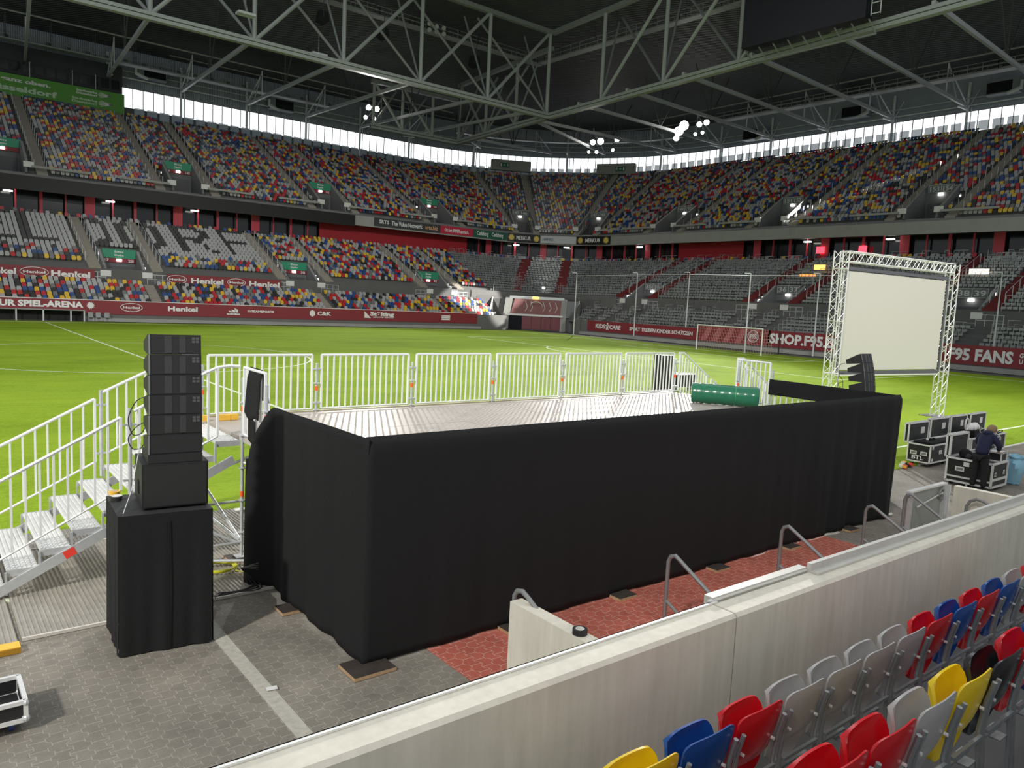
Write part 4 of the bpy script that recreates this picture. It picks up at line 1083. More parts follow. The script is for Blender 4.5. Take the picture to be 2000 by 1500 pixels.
# black cases on the grass behind the stage
def case_basic(q, x0, y0, z0, x1, y1, z1, e=.025, panel=black_plastic):
    q.box((x0+.006, y0+.006, z0+.006), (x1-.006, y1-.006, z1-.006), panel)
def case_edges(q, x0, y0, z0, x1, y1, z1, e=.03, m_=alu):
    for z in (z0, z1):
        for y in (y0, y1): q.box((x0-.004, y-e/2, z-e/2), (x1+.004, y+e/2, z+e/2), m_)
        for x in (x0, x1): q.box((x-e/2, y0, z-e/2), (x+e/2, y1, z+e/2), m_)
    for x in (x0, x1):
        for y in (y0, y1): q.box((x-e/2, y-e/2, z0), (x+e/2, y+e/2, z1), m_)
P = Vector((18.4, -21.0, 0))
T = thing('flight_case', 'tall black case standing on the grass behind the stage fence', 'flight case', P, 'cases on the pitch')
q = MB(); case_basic(q, P.x-.35, P.y-.3, .05, P.x+.35, P.y+.3, 1.75); q.build('body', T)
P = Vector((19.6, -21.3, 0))
T = thing('flight_case', 'low black case with bright rim beside the tall one on the grass', 'flight case', P, 'cases on the pitch')
q = MB(); case_basic(q, P.x-.8, P.y-.3, .25, P.x+.6, P.y+.3, .85); q.build('body', T); q = MB(); case_edges(q, P.x-.8, P.y-.3, .25, P.x+.6, P.y+.3, .85); q.build('edging', T)
for dx in (-.6, .5): q = MB(); q.cyl((P.x+dx, P.y, .12), (P.x+dx, P.y+.05, .12), .12, black_plastic, 10); q.box((P.x+dx-.1, P.y-.1, .12), (P.x+dx+.1, P.y+.1, .25), dark_steel); q.build('castor', T)

# ---------------------------------------------------------------- projection screen in truss frame
HS = 6.29
PL, PR = atZ(1645, 490, HS), atZ(1862, 517, HS)
PL.z = PR.z = 0
d_ = (PR-PL).normalized(); n_ = Vector((d_.y, -d_.x, 0))
if n_.dot(CP-PL) < 0: n_ = -n_
T = thing('projection_screen', 'large blank projection screen framed by silver box truss on the grass', 'projection screen', PL)
def boxtruss(q, A, B, w_, u, v, seg):
    A, B = Vector(A), Vector(B); d0 = (B-A); L_ = d0.length; d0.normalize(); C = [u*a+v*b for (a, b) in ((-.5, -.5), (.5, -.5), (.5, .5), (-.5, .5))]; C = [c*w_ for c in C]
    for c in C: q.tube([A+c, B+c], .026, alu, 6)
    n = int(L_/seg)
    for f in range(4):
        c0, c1 = C[f], C[(f+1) % 4]
        for k in range(n):
            p, r = A+d0*(L_*k/n), A+d0*(L_*(k+1)/n)
            if k % 2: q.tube([p+c0, r+c1], .011, alu, 4, cap=False)
            else: q.tube([p+c1, r+c0], .011, alu, 4, cap=False)
        for k in range(0, n+1, 6): p = A+d0*(L_*k/n); q.tube([p+c0, p+c1], .02, alu, 4, cap=False)
ZU = Vector((0, 0, 1)); tw = .36
W_ = (PR-PL).length
q = MB(); boxtruss(q, PL, PL+ZU*HS, tw, d_, n_, .3); q.build('truss_leg', T)
q = MB(); boxtruss(q, PR, PR+ZU*HS, tw, d_, n_, .3); q.build('truss_leg', T)
q = MB(); boxtruss(q, PL+ZU*(HS-.18)+d_*.18, PR+ZU*(HS-.18)-d_*.18, tw, ZU, n_, .3); q.build('truss_beam', T)
for P in (PL, PR): q = MB(); q.obox(P+ZU*.02, d_*.5, n_*.5, ZU*.02, dark_steel); q.build('base_plate', T)
F0 = n_*.0
x0, x1, z0, z1 = .30, W_-.30, 1.9, HS-.58
def sq(u, z, off=0): return PL+d_*u+ZU*z+n_*off
q = MB(); q.prism([sq(x0+.1, z0+.1), sq(x1-.1, z0+.1), sq(x1-.1, z1-.1), sq(x0+.1, z1-.1)], n_*-.01, mat('screen_cloth', (.60, .585, .52), .8)); q.build('screen_cloth', T)
q = MB(); bd = mat('screen_border', (.10, .10, .12), .7)
for (a_, c_) in (((x0, z0), (x1, z0)), ((x0, z1), (x1, z1)), ((x0, z0), (x0, z1)), ((x1, z0), (x1, z1))):
    q.bar(sq(a_[0], a_[1], .02), sq(c_[0], c_[1], .02), .13 if a_[1] != c_[1] else .04, .04 if a_[1] != c_[1] else .13, bd)
q.build('screen_border', T)
for k in range(5):
    u = x0+(x1-x0)*k/4; q = MB(); q.bar(sq(u, z1+.05), sq(u, z1+.25), .02, .02, black_plastic); q.build('hanger', T)
q = MB(); q.bar(sq(x0, z0-.1), sq(x1, z0-.1), .05, .05, alu); q.bar(sq(x0-.08, z0-.1), sq(x0-.08, z1), .05, .05, alu); q.build('screen_frame', T)
# ================================================================ FOREGROUND
# ---------------------------------------------------------------- near grandstand: parapet, floors, seats
near_conc = mat('parapet_wall_concrete', (.76, .725, .62), .78, 0, .16, 2.2, .25)
nt = near_conc.node_tree; N = nt.nodes; Lk = nt.links
mpn = N.new('ShaderNodeMapping'); mpn.inputs['Scale'].default_value = (14, 14, 1.2); tcn = N.new('ShaderNodeTexCoord'); Lk.new(tcn.outputs['Object'], mpn.inputs[0])
nn = N.new('ShaderNodeTexNoise'); nn.inputs['Scale'].default_value = 1; nn.inputs['Detail'].default_value = 6; Lk.new(mpn.outputs[0], nn.inputs['Vector'])
src = N['Principled BSDF'].inputs['Base Color'].links[0].from_socket
mx = N.new('ShaderNodeMix'); mx.data_type = 'RGBA'; mx.blend_type = 'MULTIPLY'; mx.inputs[0].default_value = .22
cr = N.new('ShaderNodeValToRGB'); cr.color_ramp.elements[0].position = .3; cr.color_ramp.elements[0].color = (.55, .53, .48, 1); cr.color_ramp.elements[1].position = .7; cr.color_ramp.elements[1].color = (1.15, 1.15, 1.15, 1)
Lk.new(nn.outputs['Fac'], cr.inputs[0]); Lk.new(src, mx.inputs[6]); Lk.new(cr.outputs[0], mx.inputs[7]); Lk.new(mx.outputs[2], N['Principled BSDF'].inputs['Base Color'])
stand_floor = mat('near_stand_floor', (.075, .072, .068), .6, 0, .2, 2)
XJ = atZ(1433, 1197, 1.72).x
def parap(x0, x1, name):
    q = MB(); P = [(-41.32, 0), (-41.32, 1.70), (-41.34, 1.72), (-41.53, 1.72), (-41.555, 1.695), (-41.56, .6)]
    q.prism([(x0, y, z) for y, z in P], (x1-x0, 0, 0), near_conc); return struct(q.build(name))
parap(-13, XJ-.008, 'wall_near_left'); parap(XJ+.008, 14, 'wall_near_right')
q = MB(); q.box((XJ-.02, -41.54, .5), (XJ+.02, -41.34, 1.69), mat('joint_dark', (.05, .045, .04), .9)); struct(q.build('wall_near_joint'))
q = MB(); q.box((-13, -41.327, 1.60), (XJ+.05, -41.318, 1.735), alu); q.box((-13, -41.345, 1.722), (XJ+.05, -41.318, 1.735), alu); struct(q.build('trim_5'))
q = MB(); x2 = atZ(1562, 1112, 1.72).x
q.box((XJ+.02, -41.318, 1.58), (x2, -41.24, 1.76), mat('pale_sheet_metal', (.62, .61, .57), .45, .3, .1, 6)); q.box((XJ-.02, -41.325, 1.73), (x2, -41.30, 1.745), alu); struct(q.build('trim_6'))
q = MB(); q.box((x2, -41.36, 1.60), (14, -41.318, 1.80), MATS['pale_sheet_metal']); q.box((x2, -41.43, 1.722), (14, -41.36, 1.74), MATS['pale_sheet_metal']); struct(q.build('trim_7'))
q = MB()
for (y0, y1, z) in ((-42.78, -41.56, .85), (-43.58, -42.78, 1.20), (-44.38, -43.58, 1.55), (-47, -44.38, 1.9)):
    q.box((-13, y0, z-.4), (14, y1, z), stand_floor)
struct(q.build('floor_near_stand'))
# folding seats of the near rows
def shell(q, w_, h, bow, th, m_, x0=0, y0=0, z0=0, tilt=0, dish=0, nu=10, nv=10, power=4.0, lip=0.0, taper=0.0):
    # rounded-rectangle shell standing in the xz plane, bowed toward -y
    def pt(u, v, side):
        r = (abs(u)**power+abs(v)**power)**(1/power) if (u or v) else 0
        m = max(abs(u), abs(v)); k = (m/r) if r > 1e-6 else 1
        X = u*k; Z = v*k
        e = max(abs(X), abs(Z))
        y = bow*(X*X)+dish*(Z*Z-1)-(lip*max(0, e-.8)/.2 if lip else 0)
        zz = Z*h/2; yy = y+side*th/2*(1-.5*max(0, e-.85)/.15)
        return Vector((x0+X*w_/2*(1-taper*(1-Z)/2), y0+yy+zz*math.sin(tilt), z0+zz*math.cos(tilt)))
    V = []; F = []
    for side in (1, -1):
        for j in range(nv+1):
            for i in range(nu+1): V.append(pt(-1+2*i/nu, -1+2*j/nv, side))
    n1 = (nu+1)*(nv+1)
    for j in range(nv):
        for i in range(nu):
            a = j*(nu+1)+i; F.append((a+1, a, a+nu+1, a+nu+2)); F.append((n1+a, n1+a+1, n1+a+nu+2, n1+a+nu+1))
    rim = [i for i in range(nu+1)]+[(j+1)*(nu+1)-1 for j in range(1, nv+1)]+[nv*(nu+1)+i for i in range(nu-1, -1, -1)]+[j*(nu+1) for j in range(nv-1, 0, -1)]
    for k in range(len(rim)):
        a, b_ = rim[k], rim[(k+1) % len(rim)]; F.append((a, b_, n1+b_, n1+a))
    q.add(V, F, m_)
gloss = {}
for nm_, c in (('grey', (.43, .42, .41)), ('red', (.60, .008, .016)), ('blue', (.010, .075, .32)), ('yellow', (.85, .60, .01)), ('black', (.015, .015, .018))):
    gloss[nm_] = mat('near_seat_'+nm_, c, .22, 0, .05, 6, spec=.5)
steel_leg = mat('seat_leg_steel', (.33, .35, .36), .45, .5, .2, 20)
def near_seat(colr):
    T = bpy.data.objects.new('folding_seat', None); COL.objects.link(T); m_ = gloss[colr]
    q = MB(); shell(q, .42, .50, -.02, .03, m_, 0, .28, .56, .05, .015, power=4.6, lip=.035, taper=.14); o = q.build('seat_pan', T, True)
    q = MB(); shell(q, .45, .36, .022, .016, m_, 0, .12, .665, -.20, .012, power=6.0, taper=.10); o = q.build('backrest', T, True)
    for s in (-1, 1):
        q = MB(); q.tube([(s*.20, .078, .75), (s*.205, .11, .62), (s*.20, .13, .44), (s*.20, .10, .02)], .014, steel_leg, 8)
        q.box((s*.19-.03, .01, 0), (s*.19+.03, .12, .02), steel_leg); q.build('leg', T, True)
    q = MB(); q.box((-.19, .16, .30), (.19, .2, .315), steel_leg); q.box((.08, .12, .26), (.19, .2, .27), steel_leg); q.box((-.19, .10, .41), (.19, .12, .43), steel_leg); q.build('bracket', T)
    for s in (-1, 1):
        q = MB(); q.cyl((s*.15, .10, .60), (s*.15, .12, .60), .010, alu, 10); q.build('rivet', T)
    return T
np_ = {}
def place_near(colr, loc, label):
    if colr not in np_: np_[colr] = near_seat(colr); T = np_[colr]
    else: T = copy_tree(np_[colr])
    T.location = loc; T['label'] = label; T['category'] = 'seat'; T['group'] = 'folding seats in the near rows'; return T
r1 = ['yellow', 'blue', 'red', 'grey', 'grey', 'grey', 'grey', 'red', 'blue', 'red', 'blue', 'grey', 'red', 'grey']
r2 = ['grey', 'red', 'red', 'grey', 'yellow', 'black', 'red', 'blue', 'grey']
l1 = ['glossy yellow folding seat cut off at the bottom edge, nearest in the wall row', 'glossy blue folding seat at the bottom edge, left end of the wall row', 'glossy red folding seat with small sticker, second in the wall row',
      'grey folding seat right of the stickered red one in the wall row', 'second grey folding seat right of the stickered red one, wall row', 'third grey folding seat from the stickered red one, wall row', 'last of the four grey folding seats in the wall row',
      'red folding seat just right of the four grey ones, wall row', 'blue folding seat between two red ones, wall row', 'red folding seat between two blue ones, wall row', 'blue folding seat before the last grey one, wall row', 'grey folding seat at the right picture edge, wall row', 'red folding seat beyond the right edge, wall row', 'grey folding seat furthest along the wall row']
l2 = ['grey folding seat below the bottom edge, second row', 'red folding seat cut by the bottom edge, second row', 'red folding seat left of the grey one, second row', 'grey folding seat left of the yellow one, second row', 'bright yellow folding seat, the only one in the second row', 'black folding seat right of the yellow one, second row', 'red folding seat with scuffed pan at the right edge, second row', 'blue folding seat beyond the right edge, second row', 'grey folding seat furthest along the second row']
for k, c in enumerate(r1): place_near(c, (-6.33+.472*(k-1), -42.50, .85), l1[k])
for k, c in enumerate(r2): place_near(c, (-6.54+.465*(k-1), -43.32, 1.20), l2[k])

# ---------------------------------------------------------------- entrance stubs and handrails behind the parapet
q = MB(); q.prism([(-5.02, -39.06, 0), (-5.02, -41.32, 0), (-5.02, -41.32, .97), (-5.02, -39.06, .97)], (.15, 0, 0), near_conc); struct(q.build('wall_stub_left'))
q = MB(); q.prism([(5.12, -39.15, 0), (5.12, -41.32, 0), (5.12, -41.32, 1.0), (5.12, -39.15, 1.0)], (.15, 0, 0), near_conc); struct(q.build('wall_stub_right'))
T = thing('tape_roll', 'black gaffer tape roll lying on the left concrete stub wall', 'tape', (-4.945, -39.98, .97))
q = MB(); n = 28
for (r0, r1_, z0, z1, m_) in ((.032, .055, .97, 1.02, black_plastic), (.028, .033, .968, 1.022, signw)):
    V = []; c0 = Vector((-4.945, -39.98, 0))
    for z in (z0, z1):
        for r_ in (r0, r1_):
            V += [c0+Vector((r_*1.25*math.cos(2*math.pi*i/n), r_*1.25*math.sin(2*math.pi*i/n), z)) for i in range(n)]
    F = []
    for i in range(n):
        j = (i+1) % n; F += [(i, j, n+j, n+i), (2*n+i, 3*n+i, 3*n+j, 2*n+j), (n+i, n+j, 3*n+j, 3*n+i), (i, 2*n+i, 2*n+j, j)]
    q.add(V, F, m_)
q.build('roll', T)
hrl = ['left, nearest the tape roll', 'second from the left', 'third from the left', 'fourth, in front of the grey gate']
for k, (x, top) in enumerate(((-2.52, 1.0), (-.1, 1.0), (2.28, .98), (3.62, 1.0))):
    T = thing('handrail', 'bent galvanised steel handrail behind the parapet, '+hrl[k], 'handrail', (x, -38.97, 0), 'handrails behind the parapet')
    q = MB(); y = -38.97
    q.tube([(x, y, 0), (x, y, top-.1), (x, y-.03, top-.03), (x, y-.1, top), (x, y-.16, top-.03), (x, y-1.5, top-.78)], .024, dark_steel, 10); q.build('rail', T, True)
    q = MB(); q.tube([(x, y, .42), (x, y-.8, .0)], .02, dark_steel, 8); q.build('brace', T, True)
T = thing('handrail', 'curved steel handrail against the stained concrete stub at right', 'handrail', (5.0, -39.5, 0), 'handrails behind the parapet')
q = MB(); q.tube([(4.95, -39.45, 0), (4.95, -39.45, .72), (4.95, -39.5, .82), (4.95, -39.6, .88), (4.95, -39.72, .86), (4.95, -41.0, .2)], .026, dark_steel, 10)
q.tube([(4.95, -39.75, .75), (4.95, -39.75, .5), (4.95, -39.95, .45)], .015, dark_steel, 6); q.build('rail', T, True)
q = MB(); q.tube([(-4.9, -38.98, 0), (-4.9, -38.98, .98), (-4.9, -39.02, 1.04), (-4.9, -39.1, 1.06), (-4.9, -39.2, 1.02), (-4.9, -40.4, .4)], .024, dark_steel, 10)
o = q.build('handrail', None, True); tag(o, 'bent steel handrail peeping over the left concrete stub', 'handrail', 'handrails behind the parapet')
# sheet metal gate
T = thing('metal_gate', 'grey sheet metal gate standing open beside the right concrete stub', 'gate', (3.75, -38.98, 0))
gm = mat('gate_sheet', (.36, .39, .38), .5, .3, .12, 3)
q = MB(); q.box((3.78, -39.0, .06), (5.1, -38.97, 1.0), gm); q.box((3.72, -39.03, 1.0), (5.15, -38.94, 1.03), alu); q.box((3.72, -39.03, .04), (3.80, -38.94, 1.0), galv); q.build('leaf', T)
q = MB(); q.box((3.66, -39.06, 0), (3.72, -39.0, .95), galv); q.box((5.0, -39.06, 0), (5.06, -39.0, 1.0), galv); q.box((5.08, -39.1, 0), (5.13, -39.04, 1.0), galv); q.bar((4.0, -39.02, .72), (5.0, -39.02, .86), .012, .02, white_p); q.build('gate_frame', T)
q = MB(); q.tube([(4.93+.09*math.cos(a*math.pi/8), -39.03, .85+.09*math.sin(a*math.pi/8)) for a in range(16)], .018, dark_steel, 6, close=True); q.build('latch', T)

# ---------------------------------------------------------------- stage
SX0, SX1, SY0, SY1, DZ, RZ = -5.93, 5.75, -37.78, -32.1, 1.80, 2.81
bay = (SX1-SX0)/6
deckm = mat('stage_deck_boards', (.50, .455, .41), .36, 0, .28, 1.3, .05, spec=.035)
T = thing('stage_platform', 'scaffold stage platform with wet pale deck, wrapped in black cloth', 'stage', (SX0, SY0, 0))
for i in range(6):
    for j in range(3):
        q = MB(); w3 = (SY1-SY0)/3
        q.box((SX0+bay*i+.004, SY0+.03+w3*j+.003, DZ-.06), (SX0+bay*(i+1)-.004, SY0+.03+w3*(j+1)-.003, DZ+.002*((i+j) % 2)), deckm); q.build('deck_panel', T)
q = MB(); q.box((SX0-.05, SY1+.02, DZ-.2), (SX1+.05, SY1+.09, DZ+.02), mat('deck_edge', (.55, .50, .32), .5)); q.box((SX0, SY0+.1, DZ-.2), (SX1, SY0+.18, DZ-.07), galv); q.build('edge_beam', T)
def std_post(x, y, z0, z1, par, name='scaffold_post', rings=True):
    q = MB(); q.cyl((x, y, z0), (x, y, z1), .024, galv, 10)
    z = z0+.35
    while z < z1-.1:
        q.cyl((x, y, z-.006), (x, y, z+.006), .055, galv, 8); z += .47
    o = q.build(name, par, True); q = MB(); q.cyl((x, y, max(z0, DZ)+.38), (x, y, max(z0, DZ)+.46), .0255, orange, 10); q.build('orange_mark', o); return o
for i in range(7):
    x = SX0+bay*i
    std_post(x, SY1, 0.08, 2.66, T)
    q = MB()
    for z in (DZ+.16, DZ+.76): q.box((x-.09, SY1-.02, z-.012), (x+.09, SY1+.02, z+.012), galv); q.cyl((x-.02, SY1-.05, z), (x-.02, SY1+.02, z), .02, galv, 6)
    q.build('clamp', T)
for x in (SX0, SX1): std_post(x, -34.0, .08, 2.66, T); std_post(x, -34.9, .08, 2.66, T)
q = MB()
for i in range(6):
    x = SX0+bay*i
    for y in (SY1, ): q.tube([(x, y, .35), (x+bay, y, .35)], .022, galv, 6); q.tube([(x, y, 1.5), (x+bay, y, 1.5)], .022, galv, 6)
q.build('ledger', T)
# railing panels
balm = {}
def baluster(h):
    k = round(h, 2)
    if k not in balm:
        q = MB(); q.box((-.012, -.012, 0), (.012, .012, h), rail_white); balm[k] = q.build('baluster'); return balm[k]
    o = balm[k].copy(); COL.objects.link(o); return o
def rail_panel(A, B, label, h=.95, n=13, group='white railing panels', posts=True, curve=None):
    A, B = Vector(A), Vector(B); T = thing('railing_panel', label, 'railing', (A.x, A.y, A.z-h), group)
    q = MB(); tp = curve if curve else [A, B]; q.tube(tp, .022, rail_white, 8)
    dn = Vector((0, 0, -h)); q.tube([A+dn, B+dn], .016, rail_white, 6)
    for P in (A, B): q.bar(P, P+dn, .045, .03, rail_white, up=(1, 0, 0))
    q.build('panel_frame', T, True)
    for k in range(n):
        f = (k+1)/(n+1); P = A+(B-A)*f+dn
        o = baluster(h); o.parent = T; o.location = P-T.location
    return T
names = ['first', 'second', 'third', 'fourth', 'fifth', 'sixth']
for i in range(6):
    rail_panel((SX0+bay*i+.09, SY1, RZ), (SX0+bay*(i+1)-.09, SY1, RZ), 'straight white railing panel on the far stage edge, %s from the left' % names[i], n=14 if i else 13)
sl_ = .52
ny, fy = -34.0, -32.1
rail_panel((-7.30, fy, 2.30), (-6.25, fy, RZ), 'sloping railing panel at the top of the left stair, far side', n=7, group='stair railing panels', curve=[(-7.38, fy, 2.26), (-6.35, fy, RZ-.05), (-6.22, fy, RZ), (-6.0, fy, RZ)])
rail_panel((-9.6, fy, 1.06), (-7.47, fy, 2.17), 'long sloping railing panel on the left stair, far side', n=13, group='stair railing panels')
rail_panel((-7.28, ny, 2.30), (-6.28, ny, 2.80), 'sloping railing panel at the top of the left stair, near side', n=7, group='stair railing panels', curve=[(-7.34, ny, 2.26), (-6.42, ny, 2.75), (-6.28, ny, 2.81), (-6.12, ny, 2.83), (-5.98, ny, 2.82)])
rail_panel((-9.6, ny, 1.06), (-7.5, ny, 2.18), 'long sloping railing panel on the left stair, near side', n=13, group='stair railing panels')
rail_panel((SX0, -34.05, RZ), (SX0, -34.85, RZ), 'short railing panel at the left stage end, with black cloth over it', n=4, group='short end railing panels')
rail_panel((SX1, -33.95, RZ), (SX1, -34.82, RZ), 'short railing panel at the right stage end beside the black curtain', n=6, group='short end railing panels')
rail_panel((SX1+.15, fy, RZ), (SX1+1.3, fy, 2.2), 'sloping railing panel at the top of the right stair, far side', n=9, group='stair railing panels', curve=[(SX1+.1, fy, RZ), (SX1+.3, fy, RZ), (SX1+1.4, fy, 2.16)])
rail_panel((SX1+1.5, fy, 2.1), (SX1+3.2, fy, 1.2), 'lower sloping railing panel on the right stair, far side', n=11, group='stair railing panels')
rail_panel((SX1+.15, ny+.1, RZ), (SX1+1.3, ny+.1, 2.2), 'sloping railing panel at the top of the right stair, near side', n=9, group='stair railing panels', curve=[(SX1+.05, ny+.1, RZ+.02), (SX1+.3, ny+.1, RZ+.02), (SX1+1.4, ny+.1, 2.16)])
rail_panel((SX1, -35.0, 2.42), (SX1, -37.6, 2.42), 'railing panel behind the right-hand black curtain, only its lower bars showing', n=17, h=.6, group='hidden end railing panels')
# rail posts on the stair
for (x, y, lb) in ((-7.385, fy, 'far side'), (-7.39, ny, 'near side')):
    q = MB(); q.cyl((x, y, 1.0), (x, y, 2.3), .026, galv, 10)
    for z in (1.35, 2.08): q.box((x-.08, y-.02, z-.012), (x+.08, y+.02, z+.012), galv)
    tag(q.build('scaffold_post', None, True), 'galvanised post joining two stair railings on the left stair, '+lb, 'post', 'stair rail posts')
# stairs
def stair(x_top, dirx, label):
    T = thing('metal_stair', label, 'stair', (x_top, -33.05, 0)); n = 9; run = .352; rise = .2
    for k in range(n):
        x = x_top+dirx*(.02+run*(k+.5)); z = DZ-.03-rise*k
        q = MB(); q.box((x-.165, -33.96, z-.035), (x+.165, -32.14, z-.012), alu)
        for j in range(6): q.box((x-.155+j*.055, -33.95, z-.012), (x-.155+j*.055+.03, -32.15, z), alu)
        for y in (-33.97, -32.13): q.box((x-.17, y-.012, z-.08), (x+.17, y+.012, z), galv)
        q.build('tread', T)
    for y in (-33.99, -32.11):
        q = MB(); A = Vector((x_top+dirx*.12, y, DZ-.30)); B = Vector((x_top+dirx*2.95, y, .10)); q.bar(A, B, .04, .12, galv)
        for k in range(n-1):
            x = x_top+dirx*(.02+run*(k+1)); z = DZ-.03-rise*k; q.bar((x, y, z-.02), (x, y, z-.3), .025, .03, galv)
        o = q.build('stringer', T)
        if y < -33:
            q = MB()
            for f in (.14, .70):
                C = A+(B-A)*f; D = A+(B-A)*(f+.042); q.bar(C+Vector((0, -.024, 0)), D+Vector((0, -.024, 0)), .003, .1, red_tag)
            q.build('red_tag', o)
    return T
stair(SX0-.0, -1, 'galvanised stair climbing to the left end of the stage'); stair(SX1+.0, 1, 'galvanised stair at the right end of the stage, mostly hidden')
# scaffold under the stair head
T = thing('scaffold_support', 'scaffold legs and diagonal braces under the head of the left stair', 'scaffold', (SX0-.05, -34.0, 0))
for (a_, c_) in (((SX0-.02, -33.98, .32), (-6.35, -32.2, 1.45)), ((-7.2, -33.6, .95), (SX0-.02, -33.98, .25)), ((-7.0, -33.9, .15), (SX0+.6, -34.7, .12)), ((-6.9, -32.2, .55), (SX0+.3, -33.9, 1.55)), ((SX0+.0, -33.98, 1.45), (SX0+.7, -34.9, 1.25)), ((-7.1, -34.0, .28), (SX0, -34.0, .28)), ((SX0, -34.0, .28), (SX0, -32.1, .28))):
    q = MB(); q.tube([a_, c_], .021, galv, 8); q.build('brace', T, True)
q = MB(); q.cyl((-6.18, -32.3, .1), (-6.18, -32.3, 1.55), .024, galv, 10); o = q.build('leg', T, True)
q = MB(); q.cyl((-6.18, -32.3, 1.2), (-6.18, -32.3, 1.28), .0255, red_tag, 10); q.cyl((-6.18, -32.3, .8), (-6.18, -32.3, .88), .0255, white_p, 10); q.build('red_mark', o)
q = MB(); q.box((SX0-.09, -34.09, .075), (SX0+.09, -33.91, .085), galv); q.cyl((SX0, -34.0, .08), (SX0, -34.0, .3), .016, galv, 8); q.build('base_plate', T)
q = MB(); q.cyl((SX0, -34.0, .95), (SX0, -34.0, 1.03), .0258, orange, 10); q.build('orange_mark', T)
# yellow toe blocks at the stair head
for k, (px, py) in enumerate(((378, 818), (395, 817), (436, 815), (452, 814))):
    P = atZ(px, py, DZ+.05); q = MB(); q.obox(P, (.10, 0, 0), (0, .04, 0), (0, 0, .045), yellow_p)
    tag(q.build('toe_block'), 'small yellow block on the deck edge behind the left stair, %s' % ['first', 'second', 'third', 'fourth'][k]+' from the left', 'block', 'yellow toe blocks')

# ---------------------------------------------------------------- black curtains
def fold(u, z, H, seed):
    b_ = max(0.0, 1-z/H); return (.012*math.sin(u*3.1+seed)+.022*math.sin(u*7.3+seed*2+.6*math.sin(u*1.7))+.010*math.sin(u*17+seed))*(.12+.88*b_**1.3)
def curtain(fn, nu, nv, name, label, group='black stage curtains'):
    q = MB(); q.grid(fn, nu, nv, black_cloth); o = q.build(name, None, True)
    md = o.modifiers.new('thickness', 'SOLIDIFY'); md.thickness = .012; md.offset = 0
    tag(o, label, 'curtain', group); return o
CT = 2.45
def front(u, v):
    x = SX0+(SX1-SX0)*u; amp = (.5+2.6*max(0, u-.5))*min(1, u*12)
    z = CT*v+.02; y = SY0-.03+fold(x, z, CT, 1.3)*amp
    if u > .985: x -= .10*(1-v)*(1)
    if v > .955: y += (v-.955)*1.2
    if v > .5: y -= .004*math.sin(x*20)*0
    return Vector((x-(.035 if u == 0 else 0), y, min(z, CT+.01)))
curtain(front, 240, 26, 'stage_curtain', 'long black curtain wrapping the whole near side of the stage')
def left(u, v):
    y = SY0-.035+(-34.86-SY0+.035)*u; z = .03+(CT-.03)*v; amp = .6+.9*u
    top = CT-.04*u
    x = SX0-.03-fold(y+4, z, CT, .4)*amp*min(1, u*6)
    if u > .86:
        k = (u-.86)/.14; x -= (.22*math.sin(k*1.57))*(.35+.65*math.sin(min(1, (1-v)*1.6)*1.57)); z = min(z, top-.75*k*k*v)
    else: z = z*top/CT
    return Vector((x, y-.0, z))
curtain(left, 90, 30, 'stage_curtain', 'black curtain on the left end of the stage with rumpled rear edge')
def backflap(u, v):
    z = .03+1.65*v; return Vector((SX0-.24+.9*u, -34.84+.28*u+.05*math.sin(u*9+v*2)*(1.2-v), z))
curtain(backflap, 20, 16, 'stage_curtain', 'loose black curtain flap folded in at the rear of the left end')
def right(u, v):
    y = SY0+(-34.86-SY0)*u; z = 2.10+.35*v; x = SX1-.05+.012*math.sin(y*6+v*2); return Vector((x, y, z))
curtain(right, 60, 10, 'stage_curtain', 'black curtain hung over the right end railing above white bars')
# cloth draped over the short left railing
T = thing('draped_cloth', 'small black cloth draped over the short railing at the left stage end', 'cloth', (SX0, -34.5, 1.9))
q = MB()
def dr(u, v):
    y = -34.28-.46*u; s = v*2-1
    L1 = .62+.05*math.sin(u*5); z = RZ+.035-abs(s)*L1*(1.0 if s < 0 else .6); x = SX0+s*.05+(.03 if s > 0 else -.03)*min(1, abs(s)*4)
    return Vector((x, y-.05*abs(s)*u, z-.1*u*abs(s)))
q.grid(dr, 14, 24, black_cloth); o = q.build('cloth', T, True); md = o.modifiers.new('thickness', 'SOLIDIFY'); md.thickness = .015
q = MB(); q.grid(lambda u, v: Vector((SX0-.075, -34.42-.26*u, 1.86+.34*v-.07*u)), 6, 6, black_cloth); o = q.build('cloth_tail', T, True); md = o.modifiers.new('thickness', 'SOLIDIFY'); md.thickness = .012

# green roll on the deck
A, B = atZ(1350, 786, DZ), atZ(1480, 797, DZ); A.z = B.z = DZ+.235; ax = (B-A).normalized()
T = thing('plastic_roll', 'thick green plastic-wrapped roll lying on the stage deck', 'roll', (A+B)/2-Vector((0, 0, .23)))
gr = mat('green_plastic_wrap', (.015, .17, .085), .22, 0, .25, 6, .25, spec=.6)
q = MB(); n = 26
pts = [A+(B-A)*(k/n) for k in range(n+1)]; q.tube(pts, [.228+.004*math.sin(k*2.1)+(-.012 if k in (0, n) else 0) for k in range(n+1)], gr, 28); q.build('wrapped_roll', T, True)
q = MB(); sd = ax.cross(Vector((0, 0, 1))).normalized(); up = sd.cross(ax)
sp = [B+ax*.006+(sd*math.cos(k*.5)+up*math.sin(k*.5))*(.205-.0054*k) for k in range(36)]; q.tube(sp, .005, mat('roll_end_green', (.01, .09, .05), .5), 4); q.build('roll_end', T)
q = MB(); C = A+(B-A)*.66; q.tube([C+(sd*math.cos(a*math.pi/12)+up*math.sin(a*math.pi/12))*.234 for a in range(24)], .006, mat('light_green_tape', (.1, .55, .25), .4), 5, close=True); q.build('tape_band', T)

